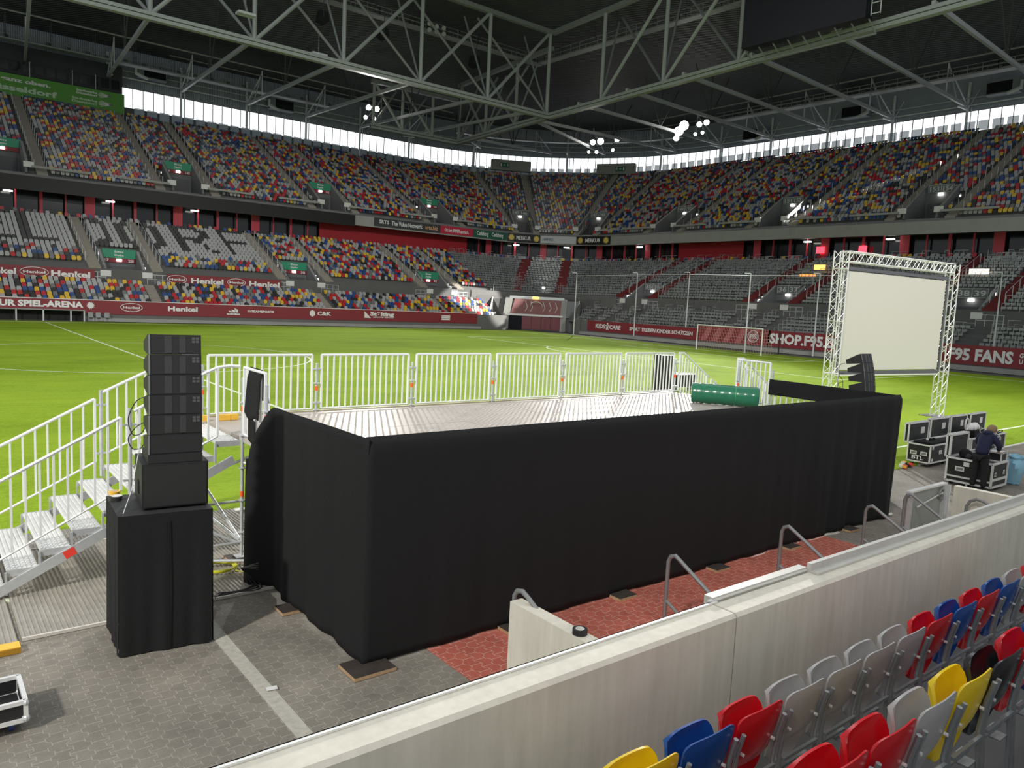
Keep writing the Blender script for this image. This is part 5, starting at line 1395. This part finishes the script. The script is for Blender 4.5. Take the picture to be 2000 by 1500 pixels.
# ---------------------------------------------------------------- wooden pads
pads = [(-5.93, -37.86, .24, 'under the near left curtain corner'), (-6.0, -36.02, .17, 'under the left curtain end'), (-4.0, -37.88, .17, 'by the concrete stub'), (-2.1, -37.88, .17, 'right of the concrete stub'), (0.0, -37.88, .17, 'behind the second handrail'), (2.0, -37.86, .17, 'between second and third handrail'), (4.0, -37.86, .17, 'near the right curtain corner'), (-5.93, -34.0, .2, 'under the stair scaffold leg')]
for (x, y, s, lb) in pads:
    z0 = .03 if y == -34.0 else .006
    q = MB(); q.box((x-s, y-s*.8, z0), (x+s, y+s*.8, z0+.035), wood); T = tag(q.build('base_board', None), 'dark square plywood board '+lb, 'board', 'plywood base boards')
    q = MB(); q.box((x-s+.003, y-s*.8+.003, z0+.035), (x+s-.003, y+s*.8-.003, z0+.038), wood_dark); q.build('top_face', T)
# ---------------------------------------------------------------- aluminium trackway
tk = mat('worn_aluminium_track', (.42, .39, .34), .5, .35, .3, 5)
def track(x0, y0, x1, y1, lb):
    T = thing('trackway_panel', lb, 'ground panel', (x0, y0, 0), 'ribbed aluminium trackway panels'); q = MB(); q.box((x0, y0, .005), (x1, y1, .022), tk)
    x = x0+.01
    while x < x1-.03: q.box((x, y0, .022), (x+.022, y1, .031), tk); x += .052
    q.build('ribbed_sheet', T); q = MB(); q.box((x0, y0-.03, .005), (x1, y0, .04), mat('track_edge', (.72, .68, .62), .5, .2)); q.build('edge_strip', T)
track(-8.74, -35.30, -6.95, -32.2, 'ribbed aluminium ground panel left of the black plinth'); track(-6.93, -35.24, -5.2, -31.4, 'ribbed aluminium ground panel under the scaffold support')
track(-10.9, -35.42, -8.78, -31.9, 'ribbed aluminium ground panel at the left picture edge'); track(-8.74, -32.15, -6.95, -31.35, 'short ribbed aluminium ground panel under the left stair')
q = MB(); q.box((-9.4, -35.62, .005), (-8.78, -35.46, .075), yellow_p)
for k in range(6): q.box((-9.4, -35.624, .012+k*.01), (-8.78, -35.62, .017+k*.01), mat('dark_yellow', (.45, .24, .02), .6))
tag(q.build('ramp_edge'), 'yellow ribbed ramp edge at the left picture border', 'ramp edge')
q = MB(); q.box((-5.2, -31.6, -.02), (-2, -31.45, .04), white_p); tag(q.build('edge_plank'), 'pale plank lying along the grass behind the scaffold', 'plank')

# ---------------------------------------------------------------- plinth, subwoofer, line array (left)
FL, FR, BL = atZ(230, 1010, 1.52), atZ(416, 993, 1.52), atZ(207, 969, 1.52); BR = FR+(BL-FL)
fb = [Vector((p.x, p.y, 0)) for p in (FL, FR, BR, BL)]
T = thing('cloth_covered_plinth', 'tall plinth draped in black cloth carrying the left speaker stack', 'plinth', fb[0])
def pl_side(a, b_, n, H, amp, seed):
    q = MB(); d_ = (b_-a); L_ = d_.length; nn = Vector((d_.y, -d_.x, 0)).normalized()
    def f(u, v):
        z = .015+(H-.015)*v; k = (1-v); off = (amp*math.sin(u*L_*16+seed)+amp*.6*math.sin(u*L_*33+seed))*k+.03*k*(1 if n else 0)
        return a+d_*u+nn*off+Vector((0, 0, z))
    q.grid(f, 50, 14, black_cloth); return q
q = MB()
for i in range(4):
    s = pl_side(fb[i], fb[(i+1) % 4], 0, 1.52, .010, i*2.0); q.add(s.v, s.f, black_cloth)
q.add([p+Vector((0, 0, 1.52)) for p in fb], [(0, 1, 2, 3)], mat('plinth_top_cloth', (.035, .035, .037), .6, spec=.3)); q.build('cloth_cover', T, True)
m0, m1 = fb[0]+(fb[1]-fb[0])*.52, fb[0]+(fb[1]-fb[0])*.515
nn = Vector(((fb[1]-fb[0]).y, -(fb[1]-fb[0]).x, 0)).normalized()
q = MB(); q.tube([m0+nn*.02+Vector((0, 0, 1.45)), m1+nn*.035+Vector((0, 0, .7)), m0+nn*.025+Vector((0, 0, .04))], .005, black_cloth, 5); q.build('seam', T)
sFL, sFR = atZ(277, 999, 1.52), atZ(381, 989, 1.52); xd = (sFR-sFL).normalized(); yd = Vector((-xd.y, xd.x, 0))
ang = math.atan2(xd.y, xd.x)
def speaker_stack(org, ang, group_lbl, n_mod, lean, W=.54, sub=True, zb=0, subw=.66, subd=.62, subh=.50, labels=('', '')):
    # org: front left bottom corner of the subwoofer
    xd = Vector((math.cos(ang), math.sin(ang), 0)); yd = Vector((-xd.y, xd.x, 0))
    S = thing('subwoofer', labels[0], 'subwoofer', org)
    c = org+xd*subw/2+yd*subd/2+Vector((0, 0, subh/2+.012)); q = MB(); q.obox(c, xd*subw/2, yd*subd/2, (0, 0, subh/2-.012), black_cab); q.build('cabinet', S)
    q = MB(); q.obox(org+xd*subw/2-yd*.006+Vector((0, 0, subh/2+.01)), xd*(subw/2-.02), yd*.008, (0, 0, subh/2-.03), grille); q.build('grille', S)
    q = MB(); q.obox(org-xd*.002+yd*subd*.42+Vector((0, 0, subh*.42)), xd*.006, yd*.055, (0, 0, .07), mat('handle_recess', (.003, .003, .003), .8)); q.build('handle', S)
    A = thing('line_array', labels[1], 'loudspeaker', org+xd*(subw-W)/2+yd*.06+Vector((0, 0, subh)))
    base = org+xd*(subw-W)/2+yd*.02+Vector((0, 0, subh+.005))
    q = MB(); q.obox(base+xd*W/2+yd*.22+Vector((0, 0, .045)), xd*W/2, yd*.24, (0, 0, .045), black_cab); q.obox(base+xd*W/2+yd*.02+Vector((0, 0, .075)), xd*(W/2-.003), yd*.02, (0, 0, .075), black_cab); q.build('base_frame', A)
    p = base+Vector((0, 0, .095)); a = lean[0]; mh = .212
    for k in range(n_mod):
        a = lean[k]; up = (Vector((0, 0, 1))*math.cos(a)+yd*math.sin(a)); fw = -(yd*math.cos(a)-Vector((0, 0, 1))*math.sin(a))
        w_ = W-.004*k; xo = (W-w_)/2
        c0 = p+xd*xo
        dp = .36
        prof = [Vector((0, 0, 0)), up*mh*.985, up*mh*.985-fw*.05, up*mh*.70-fw*dp, up*mh*.26-fw*dp, -fw*.05]
        q = MB(); q.prism([c0+v for v in prof], xd*w_, black_cab); cab = q.build('cabinet', A)
        q = MB(); fo = fw*.006
        q.prism([c0+xd*.03+up*.008+fo, c0+xd*(w_-.006)+up*.008+fo, c0+xd*(w_-.006)+up*(mh-.014)+fo, c0+xd*.03+up*(mh-.014)+fo], -fw*.008, grille)
        if k > 0:
            for u0, u1 in ((.30, .44), (.58, .70)): q.prism([c0+xd*w_*u0+up*.012+fo*1.5, c0+xd*w_*u1+up*.012+fo*1.5, c0+xd*w_*u1+up*(mh-.018)+fo*1.5, c0+xd*w_*u0+up*(mh-.018)+fo*1.5], -fw*.004, grille_hi)
            for i in (0, 1):
                for j in (0, 1): u0 = w_*(.82+.075*i); z0 = mh*(.58+.16*j); q.prism([c0+xd*u0+up*z0+fo*1.6, c0+xd*(u0+.032)+up*z0+fo*1.6, c0+xd*(u0+.032)+up*(z0+.027)+fo*1.6, c0+xd*u0+up*(z0+.027)+fo*1.6], -fw*.003, mat('logo_grey', (.09, .09, .092), .5))
        q.build('grille', cab)
        q = MB(); q.prism([c0+xd*.003+fw*.005, c0+xd*.018+fw*.005, c0+xd*.018+fw*.005+up*mh*.97, c0+xd*.003+fw*.005+up*mh*.97], -fw*.03, dark_steel); q.build('side_rail', cab)
        p = p+up*mh
    return xd, yd, base, p
lean = [0, 0, .02, .045, .07, .10]
xd, yd, base, ptop = speaker_stack(sFL, ang, '', 6, lean, labels=('black subwoofer box on the black-draped plinth at left', 'stack of six black line array speakers on the left subwoofer'))
q = MB(); b0 = base+yd*.38-xd*.02
for k, (o1, o2) in enumerate(((.62, .28), (.34, .12))):
    q.tube(smooth([b0+xd*.03+Vector((0, 0, .04+o1)), b0-xd*.05+yd*.03+Vector((0, 0, o1-.02)), b0-xd*.12+yd*.04+Vector((0, 0, (o1+o2)/2-.03)), b0-xd*.08+yd*.02+Vector((0, 0, o2-.03)), b0+Vector((0, 0, o2-.02)), b0+xd*.05+Vector((0, 0, o2+.06))]), .006, black_plastic, 6)
q.tube([b0-xd*.0+Vector((0, 0, .2)), b0-xd*.12-yd*.25+Vector((0, 0, -.3)), b0-xd*.22-yd*.42+Vector((0, 0, -.51))], .004, alu, 5)
tag(q.build('speaker_cable', None, True), 'thin black cables looping behind the left speaker stack', 'cable')
P = atZ(228, 977, 1.52); T = thing('tape_roll', 'black tape roll with pale top at the plinth edge', 'tape', P, 'tape rolls on the plinth'); q = MB(); q.cyl(P, P+Vector((0, 0, .05)), .06, black_plastic, 20); q.cyl(P+Vector((0, 0, .05)), P+Vector((0, 0, .053)), .055, signw, 20); q.build('roll', T)
P = atZ(225, 968, 1.52)+yd*.08; T = thing('tape_roll', 'yellow tape roll lying behind the black one on the plinth', 'tape', P, 'tape rolls on the plinth'); q = MB(); q.cyl(P, P+Vector((0, 0, .035)), .06, yellow_p, 20); q.cyl(P+Vector((0, 0, .036)), P+Vector((0, 0, .038)), .035, mat('card_core', (.5, .42, .3), .8), 16); q.build('roll', T)
# right-hand stack behind the stage
rp = Vector((6.75, -36.55, 1.30))
T = thing('cloth_covered_plinth', 'black-draped plinth hidden behind the right stage end', 'plinth', (6.45, -36.8, 0)); q = MB(); q.box((6.5, -36.7, .01), (7.6, -35.6, 1.3), black_cloth); q.build('cloth_cover', T)
speaker_stack(rp, 0.02, '', 6, [0, .05, .12, .18, .24, .30], W=.5, labels=('black subwoofer hidden behind the right curtain', 'curved stack of line array speakers in front of the projection screen'), subw=.6)
q = MB(); c0 = Vector((6.9, -36.0, 2.9))
for dz in (0, -.22, -.42): q.tube(smooth([c0+Vector((0, .05, dz)), c0+Vector((-.16, .08, dz-.05)), c0+Vector((-.2, .06, dz-.25)), c0+Vector((-.1, 0, dz-.42)), c0+Vector((-.12, 0, dz-.8))]), .006, black_plastic, 5)
tag(q.build('speaker_cable', None, True), 'thin black cables looping beside the right speaker stack', 'cable')
# cables on the trackway
def coil(c, r, n, m_, name, lb, cat='cable', rad=.008):
    q = MB(); pts = []
    for k in range(n*16):
        a = k*math.pi/8; rr = r*(1+.12*math.sin(k*.37)); pts.append(Vector((c[0]+rr*math.cos(a)*1.1, c[1]+rr*math.sin(a), c[2]+.012+.004*(k/16)+.006*math.sin(k*.9))))
    return q, pts
P = atZ(428, 1112, .04); q, pts = coil(P, .2, 10, None, '', ''); e_ = atZ(482, 1118, .04)
ym = mat('yellow_cable', (.62, .62, .03), .45)
q.tube(pts+[P+(e_-P)*.6+Vector((0, 0, .01)), e_, atZ(500, 1135, .04)], .008, ym, 6); tag(q.build('yellow_cable', None, True), 'coiled yellow cable on the ribbed panel beside the plinth', 'cable')
q = MB()
for k in range(4):
    P = atZ(484+k*8, 1140, .05); q.tube(smooth([atZ(505, 1100+k*4, .5-.05*k), atZ(480-k*3, 1110, .25), P, atZ(500, 1140+k*4, .05), atZ(460-k*10, 1158, .04), atZ(420, 1165+k, .04)]), .007, black_plastic, 6)
tag(q.build('black_cable', None, True), 'tangle of black cables at the left foot of the stage curtain', 'cable')
P = atZ(392, 955, 1.4); q = MB(); q.tube([atZ(388, 930, 1.6), P, atZ(395, 985, 1.52), atZ(402, 1000, 1.3)], .006, black_plastic, 5); q.obox(atZ(396, 957, 1.55), (.02, 0, 0), (0, .02, 0), (0, 0, .05), black_plastic); tag(q.build('cable_plug', None), 'black plug and cable hanging beside the left subwoofer', 'cable')
# litter
q = MB(); P = atZ(531, 1344, .02); q.obox(P, (.05, -.008, 0), (.006, .032, 0), (0, 0, .003), signw); tag(q.build('paper_scrap'), 'small white paper scrap by the worn white line', 'paper')

# ---------------------------------------------------------------- open flight case at bottom left
def castor(q, x, y, top=.12, blue=False):
    q.cyl((x-.02, y, .05), (x+.02, y, .05), .05, mat('blue_wheel', (.03, .06, .22), .5) if blue else black_plastic, 14); q.box((x-.03, y-.035, .07), (x+.03, y+.035, top), galv)
T = thing('flight_case', 'open empty flight case with aluminium rims at the bottom left corner', 'flight case', (-9.35, -37.35, 0))
q = MB(); _n, _b = atZ(50, 1370, .28), atZ(13, 1326, .28); x0, x1, y0, y1, z0, z1 = -9.8, _n.x, _n.y, _b.y, .12, .28
q.box((x0, y0, z0), (x1, y1, z0+.015), black_plastic)
for (a, b_, c, d) in ((x0, y0, x1, y0+.012), (x0, y1-.012, x1, y1), (x0, y0, x0+.012, y1), (x1-.012, y0, x1, y1)): q.box((a, b_, z0), (c, d, z1), black_plastic)
q.build('body', T); q = MB(); case_edges(q, x0, y0, z0, x1, y1, z1, .035)
for (x, y) in ((x1, y0), (x1, y1)): q.sphere((x, y, z0+.01), .035, galv, 8, 6); q.sphere((x, y, z1-.01), .03, galv, 8, 6)
q.build('edging', T)
for (x, y) in ((x1-.1, y0+.1), (x1-.1, y1-.1), (x0+.1, y0+.1)):
    q = MB(); castor(q, x, y, .13, True); q.build('castor', T)

# ---------------------------------------------------------------- flight cases and worker at right
def handle(q, c, ux, w_=.09, h=.05):
    c = Vector(c); ux = Vector(ux); n_ = Vector((ux.y, -ux.x, 0)); q.obox(c, ux*w_, n_*.004, (0, 0, h), alu); q.obox(c+n_*.004, ux*w_*.72, n_*.004, (0, 0, h*.55), dark_steel)
def fcase(x0, y0, x1, y1, z0, z1, label, lid=None, writing=None, castors=True, name='flight_case', grp='road cases at the right'):
    T = thing(name, label, 'flight case', (x0, y0, 0), grp)
    q = MB(); case_basic(q, x0, y0, z0, x1, y1, z1); q.build('body', T)
    q = MB(); case_edges(q, x0, y0, z0, x1, y1, z1, .035)
    for x in (x0, x1):
        for y in (y0, y1):
            for z in (z0, z1): q.sphere((x, y, z), .028, galv, 6, 5)
    q.build('edging', T)
    q = MB(); w_ = y1-y0
    for f in (.27, .73): handle(q, (x0-.008, y1-w_*f, z0+(z1-z0)*.5), (0, -1, 0), .085, .05)
    q.build('handle', T)
    if castors:
        for (x, y) in ((x0+.1, y0+.1), (x1-.1, y0+.1), (x0+.1, y1-.1), (x1-.1, y1-.1)):
            q = MB(); castor(q, x, y, z0); q.build('castor', T)
    if lid:
        ly0, ly1, lz = lid; q = MB(); q.box((x0, ly0, z1+.01), (x1, ly1, lz), black_plastic); L_ = q.build('lid', T)
        q = MB(); case_edges(q, x0, ly0, z1+.02, x1, ly1, lz, .035); q.build('lid_edging', L_)
        q = MB(); q.box((x0+(x1-x0)*.62, ly0-.006, lz-.32), (x0+(x1-x0)*.80, ly0-.002, lz-.14), signw); q.build('paper_label', L_)
    if writing:
        text(writing, (x0-.012, y1-.13, z0+.06), (0, -1, 0), (0, 0, 1), .10, .3, white_txt, T, bold=.02)
        text(writing, (x0+(x1-x0)*.45, y0-.012, z0+(z1-z0)*.45), (1, 0, 0), (0, 0, 1), .10, .17, white_txt, T, bold=.02)
        q = MB()
        for (dx, zz) in ((.08, .82), (.08, .12), (.88, .82), (.88, .12)): q.box((x0+(x1-x0)*dx, y0-.01, z0+(z1-z0)*zz-.02), (x0+(x1-x0)*dx+.09, y0-.004, z0+(z1-z0)*zz+.06), alu)
        q.build('latch', T)
    return T
T = fcase(11.85, -35.95, 13.05, -35.36, .13, .60, 'open black road case lettered BTL with aluminium edges', lid=(-35.34, -35.24, 1.12), writing='BTL')
q = MB(); q.box((12.0, -35.9, .60), (13.0, -35.42, .66), black_cloth)
for k in range(5): q.obox((12.45+.1*k, -35.6-.04*(k % 2), .69), (.06, .02, 0), (-.01, .03, 0), (0, 0, .02), black_cloth if k % 2 else signw)
tag(q.build('case_contents'), 'black cloth and papers lying in the lettered road case', 'cloth')
for k, (xa, xb, lb) in enumerate(((13.2, 14.4, 'second of the row, its open lid behind the lettered case'), (14.55, 15.65, 'third of the row with tall open lid and wheel on top'), (15.95, 17.1, 'last of the row, open lid with white bundle'))):
    fcase(xa, -35.95, xb, -35.36, .13, .60, 'open black road case, '+lb, lid=(-35.34, -35.24, 1.16))
BX0, BX1, BY0, BY1 = 10.28, 11.2, -38.0, -37.0
T = thing('flight_case', 'large black road case with raised back half where the worker stands', 'flight case', (BX0, BY0, 0), 'road cases at the right')
q = MB(); case_basic(q, BX0, BY0, .10, BX1, BY1, .66); q.build('body', T); q = MB(); case_edges(q, BX0, BY0, .10, BX1, BY1, .66, .045); q.box((BX0-.01, BY0, .2), (BX0+.005, BY1, .24), alu); q.box((BX0, BY0-.01, .24), (BX1, BY0+.005, .30), alu); q.build('edging', T)
q = MB(); handle(q, (BX0-.008, BY1-.3, .42), (0, -1, 0), .1, .055); handle(q, (BX0+.2, BY0-.008, .4), (1, 0, 0), .05, .05); handle(q, (BX0+.72, BY0-.008, .42), (1, 0, 0), .05, .05); q.build('handle', T)
q = MB(); q.box((BX0-.006, BY1-.5, .5), (BX0-.002, BY1-.37, .6), signw); q.build('paper_label', T)
for (x, y) in ((BX0+.1, BY0+.1), (BX1-.1, BY0+.1), (BX0+.1, BY1-.1), (BX1-.1, BY1-.1)): q = MB(); castor(q, x, y, .10); q.build('castor', T)
q = MB(); q.box((BX0+.02, BY1-.03, .68), (BX1+.1, BY1+.06, 1.2), black_plastic); L_ = q.build('lid', T); q = MB(); case_edges(q, BX0+.02, BY1-.03, .68, BX1+.1, BY1+.06, 1.2, .045); q.build('lid_edging', L_)
q = MB(); q.sphere((BX0+.25, BY1-.3, .76), .13, black_cloth, 10, 8, (1, 1.1, 1)); q.sphere((BX0+.4, BY1-.35, .72), .1, black_cloth, 10, 8); q.sphere((BX0+.15, BY1-.4, .72), .08, black_plastic, 8, 6); tag(q.build('cable_heap', None, True), 'heap of black cloth and cables in the big road case', 'cable')
T = thing('equipment_box', 'small silver-rimmed box standing on the big case by the worker', 'box', (BX0+.55, BY0+.1, .66)); q = MB(); case_basic(q, BX0+.52, BY0+.02, .665, BX0+.86, BY0+.30, .88); q.build('body', T); q = MB(); case_edges(q, BX0+.52, BY0+.02, .675, BX0+.86, BY0+.30, .88, .03); q.box((BX0+.55, BY0, .87), (BX0+.83, BY0+.28, .895), alu); q.build('edging', T)
random.seed(11)
q = MB(); C = Vector((BX1+.3, BY0+.5, 1.0))
for k in range(26):
    c = C+Vector((random.uniform(-.2, .2), random.uniform(-.15, .15), random.uniform(-.22, .3))); r_ = random.uniform(.07, .13); e1 = Vector((random.uniform(-1, 1), random.uniform(-1, 1), random.uniform(-1, 1))).normalized(); e2 = e1.cross(Vector((.3, .5, .8))).normalized()
    q.tube([c+(e1*math.cos(a*math.pi/7)+e2*math.sin(a*math.pi/7))*r_ for a in range(14)], .011, random.choice([black_plastic, alu, black_plastic, dark_steel, signw]), 5, close=True)
q.sphere((C.x-.1, C.y-.05, C.z-.28), .09, mat('red_bits', (.4, .02, .04), .5), 8, 6)
tag(q.build('cable_bundle', None, True), 'tall tangle of black and white cables on the case right of the worker', 'cable')
T = thing('flight_case', 'black case under the cable tangle behind the worker', 'flight case', (BX1+.1, BY0+.3, 0), 'road cases at the right'); q = MB(); case_basic(q, BX1+.1, BY0+.35, .1, BX1+.7, BY0+.95, .72); q.build('body', T); q = MB(); case_edges(q, BX1+.1, BY0+.35, .1, BX1+.7, BY0+.95, .72); q.build('edging', T)
q = MB(); q.box((BX1+.2, BY0+.4, .0), (BX1+.3, BY0+.5, .1), black_plastic); q.box((BX1+.55, BY0+.75, .0), (BX1+.65, BY0+.85, .1), black_plastic); q.build('castor', T)
# white wheel and mess over the third lid
P = Vector((14.75, -35.7, .98)); q = MB(); q.tube([P+Vector((.13*math.cos(a*math.pi/10), 0, .17*math.sin(a*math.pi/10))) for a in range(20)], .022, signw, 6, close=True)
for k in range(7): q.sphere((P.x+.15+.14*k, P.y, P.z-.22+.04*(k % 2)), .09, black_cloth if k % 3 else dark_steel, 7, 5)
q.box((P.x-.1, P.y-.1, .6), (P.x+1.1, P.y+.1, .8), black_cloth); tag(q.build('cable_heap', None, True), 'white wheel-like cable reel and cables above the third road case', 'cable')
q = MB(); P = atY(1893, 836, -35.7)
for k in range(6): q.sphere((P.x+.1*k, P.y, P.z+.03*math.sin(k*2)), .12, signw, 8, 6)
q.box((P.x-.1, -35.9, .60), (P.x+.7, -35.5, P.z-.05), black_cloth); tag(q.build('white_bundle', None, True), 'crumpled white bundle in front of the last open lid', 'bundle')
# blue rubbish bag
T = thing('rubbish_bag', 'translucent light blue rubbish bag standing right of the big road case', 'bag', (11.9, -37.95, 0))
bm_ = mat('blue_plastic_film', (.35, .68, .95), .3, 0, .2, 5, alpha=.8)
q = MB(); nn_ = 22; prof = [(.05, .0), (.12, .02), (.15, .12), (.19, .28), (.225, .44), (.21, .56), (.15, .64), (.19, .70), (.17, .74), (.12, .68), (.10, .5)]
V = []; F = []
for j, (r_, z) in enumerate(prof):
    for i in range(nn_): a = 2*math.pi*i/nn_; k = 1+.13*math.sin(3*a+j*.7)+.07*math.sin(7*a+2*j); V.append((11.9+r_*k*math.cos(a), -37.95+r_*k*math.sin(a), z+.012*math.sin(5*a)))
for j in range(len(prof)-1):
    for i in range(nn_): F.append((j*nn_+i, j*nn_+(i+1) % nn_, (j+1)*nn_+(i+1) % nn_, (j+1)*nn_+i))
q.add(V, F, bm_); q.build('bag', T, True)
# small things on the ground
q = MB(); P = atZ(1765, 912, .01); random.seed(4)
for k in range(9): q.obox(P+Vector((random.uniform(-.25, .25), random.uniform(-.12, .12), random.uniform(.02, .1))), (.07, .02, 0), (-.01, .05, .01), (0, 0, .03), [red_tag, yellow_p, black_plastic, signw][k % 4])
tag(q.build('strap_pile'), 'small pile of red and yellow straps by the right curtain edge', 'straps')
for k, (px, py, lb) in enumerate(((1893, 949, 'left of the worker'), (1733, 1008, 'by the right curtain corner'))):
    q = MB(); P = atZ(px, py, .01); q.tube([P+Vector((-.2, 0, .02)), P+Vector((-.05, .03, .04)), P+Vector((.08, -.03, .03)), P+Vector((.2, .02, .02))], .025, signw, 6); tag(q.build('white_cloth', None, True), 'small crumpled white cloth on the ground '+lb, 'cloth', 'white rags on the ground')

# ---------------------------------------------------------------- the worker
def skin(name, verts, edges, radii, m_, parent, root=0, sub=2):
    me = bpy.data.meshes.new(name); off = wloc(parent); me.from_pydata([Vector(v)-off for v in verts], edges, []); o = bpy.data.objects.new(name, me); COL.objects.link(o); o.parent = parent
    md = o.modifiers.new('skin', 'SKIN'); md.use_smooth_shade = True
    for i, r_ in enumerate(radii):
        r2 = r_ if isinstance(r_, tuple) else (r_, r_); me.skin_vertices[0].data[i].radius = r2; me.skin_vertices[0].data[i].use_root = (i == root)
    s = o.modifiers.new('sub', 'SUBSURF'); s.levels = sub; s.render_levels = sub; me.materials.append(m_); return o
WX, WY = 10.12, -37.80   # standing at the near side of the big case, facing it (+x, +y)
fx = Vector((.976, -.22, 0)); sx = Vector((-.22, -.976, 0))    # facing and right-hand direction
def wp(f, s, z): return Vector((WX, WY, 0))+fx*f+sx*s+Vector((0, 0, z))
T = thing('person', 'person in navy hoodie and black trousers, seen from behind, bending over an open case', 'person', (WX, WY, 0))
skinm = mat('skin_tone', (.55, .33, .24), .55); navy = mat('navy_hoodie_cloth', (.018, .020, .060), .85, 0, .2, 20); trous = mat('black_trouser_cloth', (.012, .012, .014), .85, 0, .2, 20); hair = mat('blond_brown_hair', (.30, .20, .10), .7, 0, .35, 60, .4); shoe = mat('dark_shoe', (.02, .02, .02), .6)
# body: head, neck, arms with hands
V = [wp(-.02, 0, .90), wp(.03, 0, 1.10), wp(.12, 0, 1.28), wp(.19, 0, 1.37), wp(.25, .0, 1.44), wp(.31, 0, 1.47), wp(.36, 0, 1.45),
     wp(.14, .17, 1.30), wp(.22, .25, 1.10), wp(.33, .17, .98), wp(.40, .14, .95),
     wp(.14, -.17, 1.30), wp(.20, -.25, 1.12), wp(.31, -.15, 1.0), wp(.38, -.12, .96)]
E_ = [(0, 1), (1, 2), (2, 3), (3, 4), (4, 5), (5, 6), (2, 7), (7, 8), (8, 9), (9, 10), (2, 11), (11, 12), (12, 13), (13, 14)]
R_ = [(.13, .10), (.13, .10), (.12, .09), .052, .075, .088, .075, .05, .040, .032, .028, .05, .040, .032, .028]
skin('body', V, E_, R_, skinm, T)
# fingers, five on each hand
for s in (1, -1):
    hb = wp(.41, .13*s, .945)
    for k in range(5):
        d0 = fx*(.055 if k else .02)+sx*(-.03+.017*k)*s+Vector((0, 0, -.01)); 
        if k == 0: d0 = -sx*s*.04+fx*.02
        P0_ = hb+sx*s*(-.026+.014*k); skin('finger', [P0_, P0_+d0*.6, P0_+d0+Vector((0, 0, -.02))], [(0, 1), (1, 2)], [.010, .009, .008], skinm, T, sub=1)
V = [wp(-.03, 0, .86), wp(.0, 0, 1.0), wp(.06, 0, 1.16), wp(.13, 0, 1.30), wp(.16, 0, 1.36), wp(.13, .15, 1.31), wp(.20, .26, 1.13), wp(.30, .19, 1.0), wp(.13, -.15, 1.31), wp(.18, -.26, 1.14), wp(.28, -.18, 1.02)]
E_ = [(0, 1), (1, 2), (2, 3), (3, 4), (3, 5), (5, 6), (6, 7), (3, 8), (8, 9), (9, 10)]
skin('hoodie', V, E_, [(.165, .125), (.16, .13), (.165, .13), (.15, .12), (.085, .075), .085, .068, .055, .085, .068, .055], navy, T)
q = MB(); c = wp(.13, 0, 1.40); q.sphere(c, .1, navy, 14, 8, (1.15, 1.15, .55)); q.build('hood', T, True)
V = [wp(-.02, 0, .90), wp(-.02, .09, .82), wp(.0, .11, .48), wp(-.02, .12, .10), wp(-.02, -.09, .82), wp(-.01, -.12, .48), wp(-.04, -.13, .10)]
skin('trousers', V, [(0, 1), (1, 2), (2, 3), (0, 4), (4, 5), (5, 6)], [(.14, .115), (.10, .10), .078, .068, (.10, .10), .078, .068], trous, T)
for s in (1, -1):
    q = MB(); c = wp(.04, .125*s, .045); q.obox(c+Vector((0, 0, -.005)), fx*.13, sx*.045, (0, 0, .035), shoe); q.sphere((c+fx*.09), .05, shoe, 8, 6, (1.1, 1.1, .8)); q.build('shoe', T, True)
q = MB(); c = wp(.27, 0, 1.485); q.sphere(c, .108, hair, 18, 12, (1.02, 1.0, .92)); q.sphere(c+fx*(-.03)+Vector((0, 0, -.02)), .1, hair, 14, 10); q.build('hair', T, True)
for s in (1, -1): q = MB(); q.sphere(wp(.31, .09*s, 1.45), .022, skinm, 8, 6, (.8, .8, 1.2)); q.build('ear', T, True)
q = MB(); q.sphere(wp(.40, 0, 1.41), .022, skinm, 8, 6, (1, 1, 1.2)); q.build('nose', T, True)
q = MB()
for s in (1, -1): q.sphere(wp(.395, .032*s, 1.445), .011, mat('eye_dark', (.03, .03, .03), .3), 6, 5)
q.build('eyes', T); q = MB(); q.bar(wp(.395, -.025, 1.375), wp(.395, .025, 1.375), .008, .008, mat('lip', (.4, .15, .13), .5)); q.build('mouth', T)
q = MB(); q.obox(wp(-.14, .03, .80), sx*.025, fx*.003, (0, 0, .012), signw); q.build('pocket_tag', T)
# ---------------------------------------------------------------- lettering becomes real meshes
bpy.context.view_layer.update()
_dg = bpy.context.evaluated_depsgraph_get()
for o in [o for o in COL.objects if o.type == 'FONT']:
    me = bpy.data.meshes.new_from_object(o.evaluated_get(_dg)); n = bpy.data.objects.new('lettering', me); COL.objects.link(n)
    if not me.materials: me.materials.append(o.data.materials[0])
    n.parent = o.parent; n.matrix_basis = o.matrix_basis.copy()
    bpy.data.objects.remove(o, do_unlink=True)
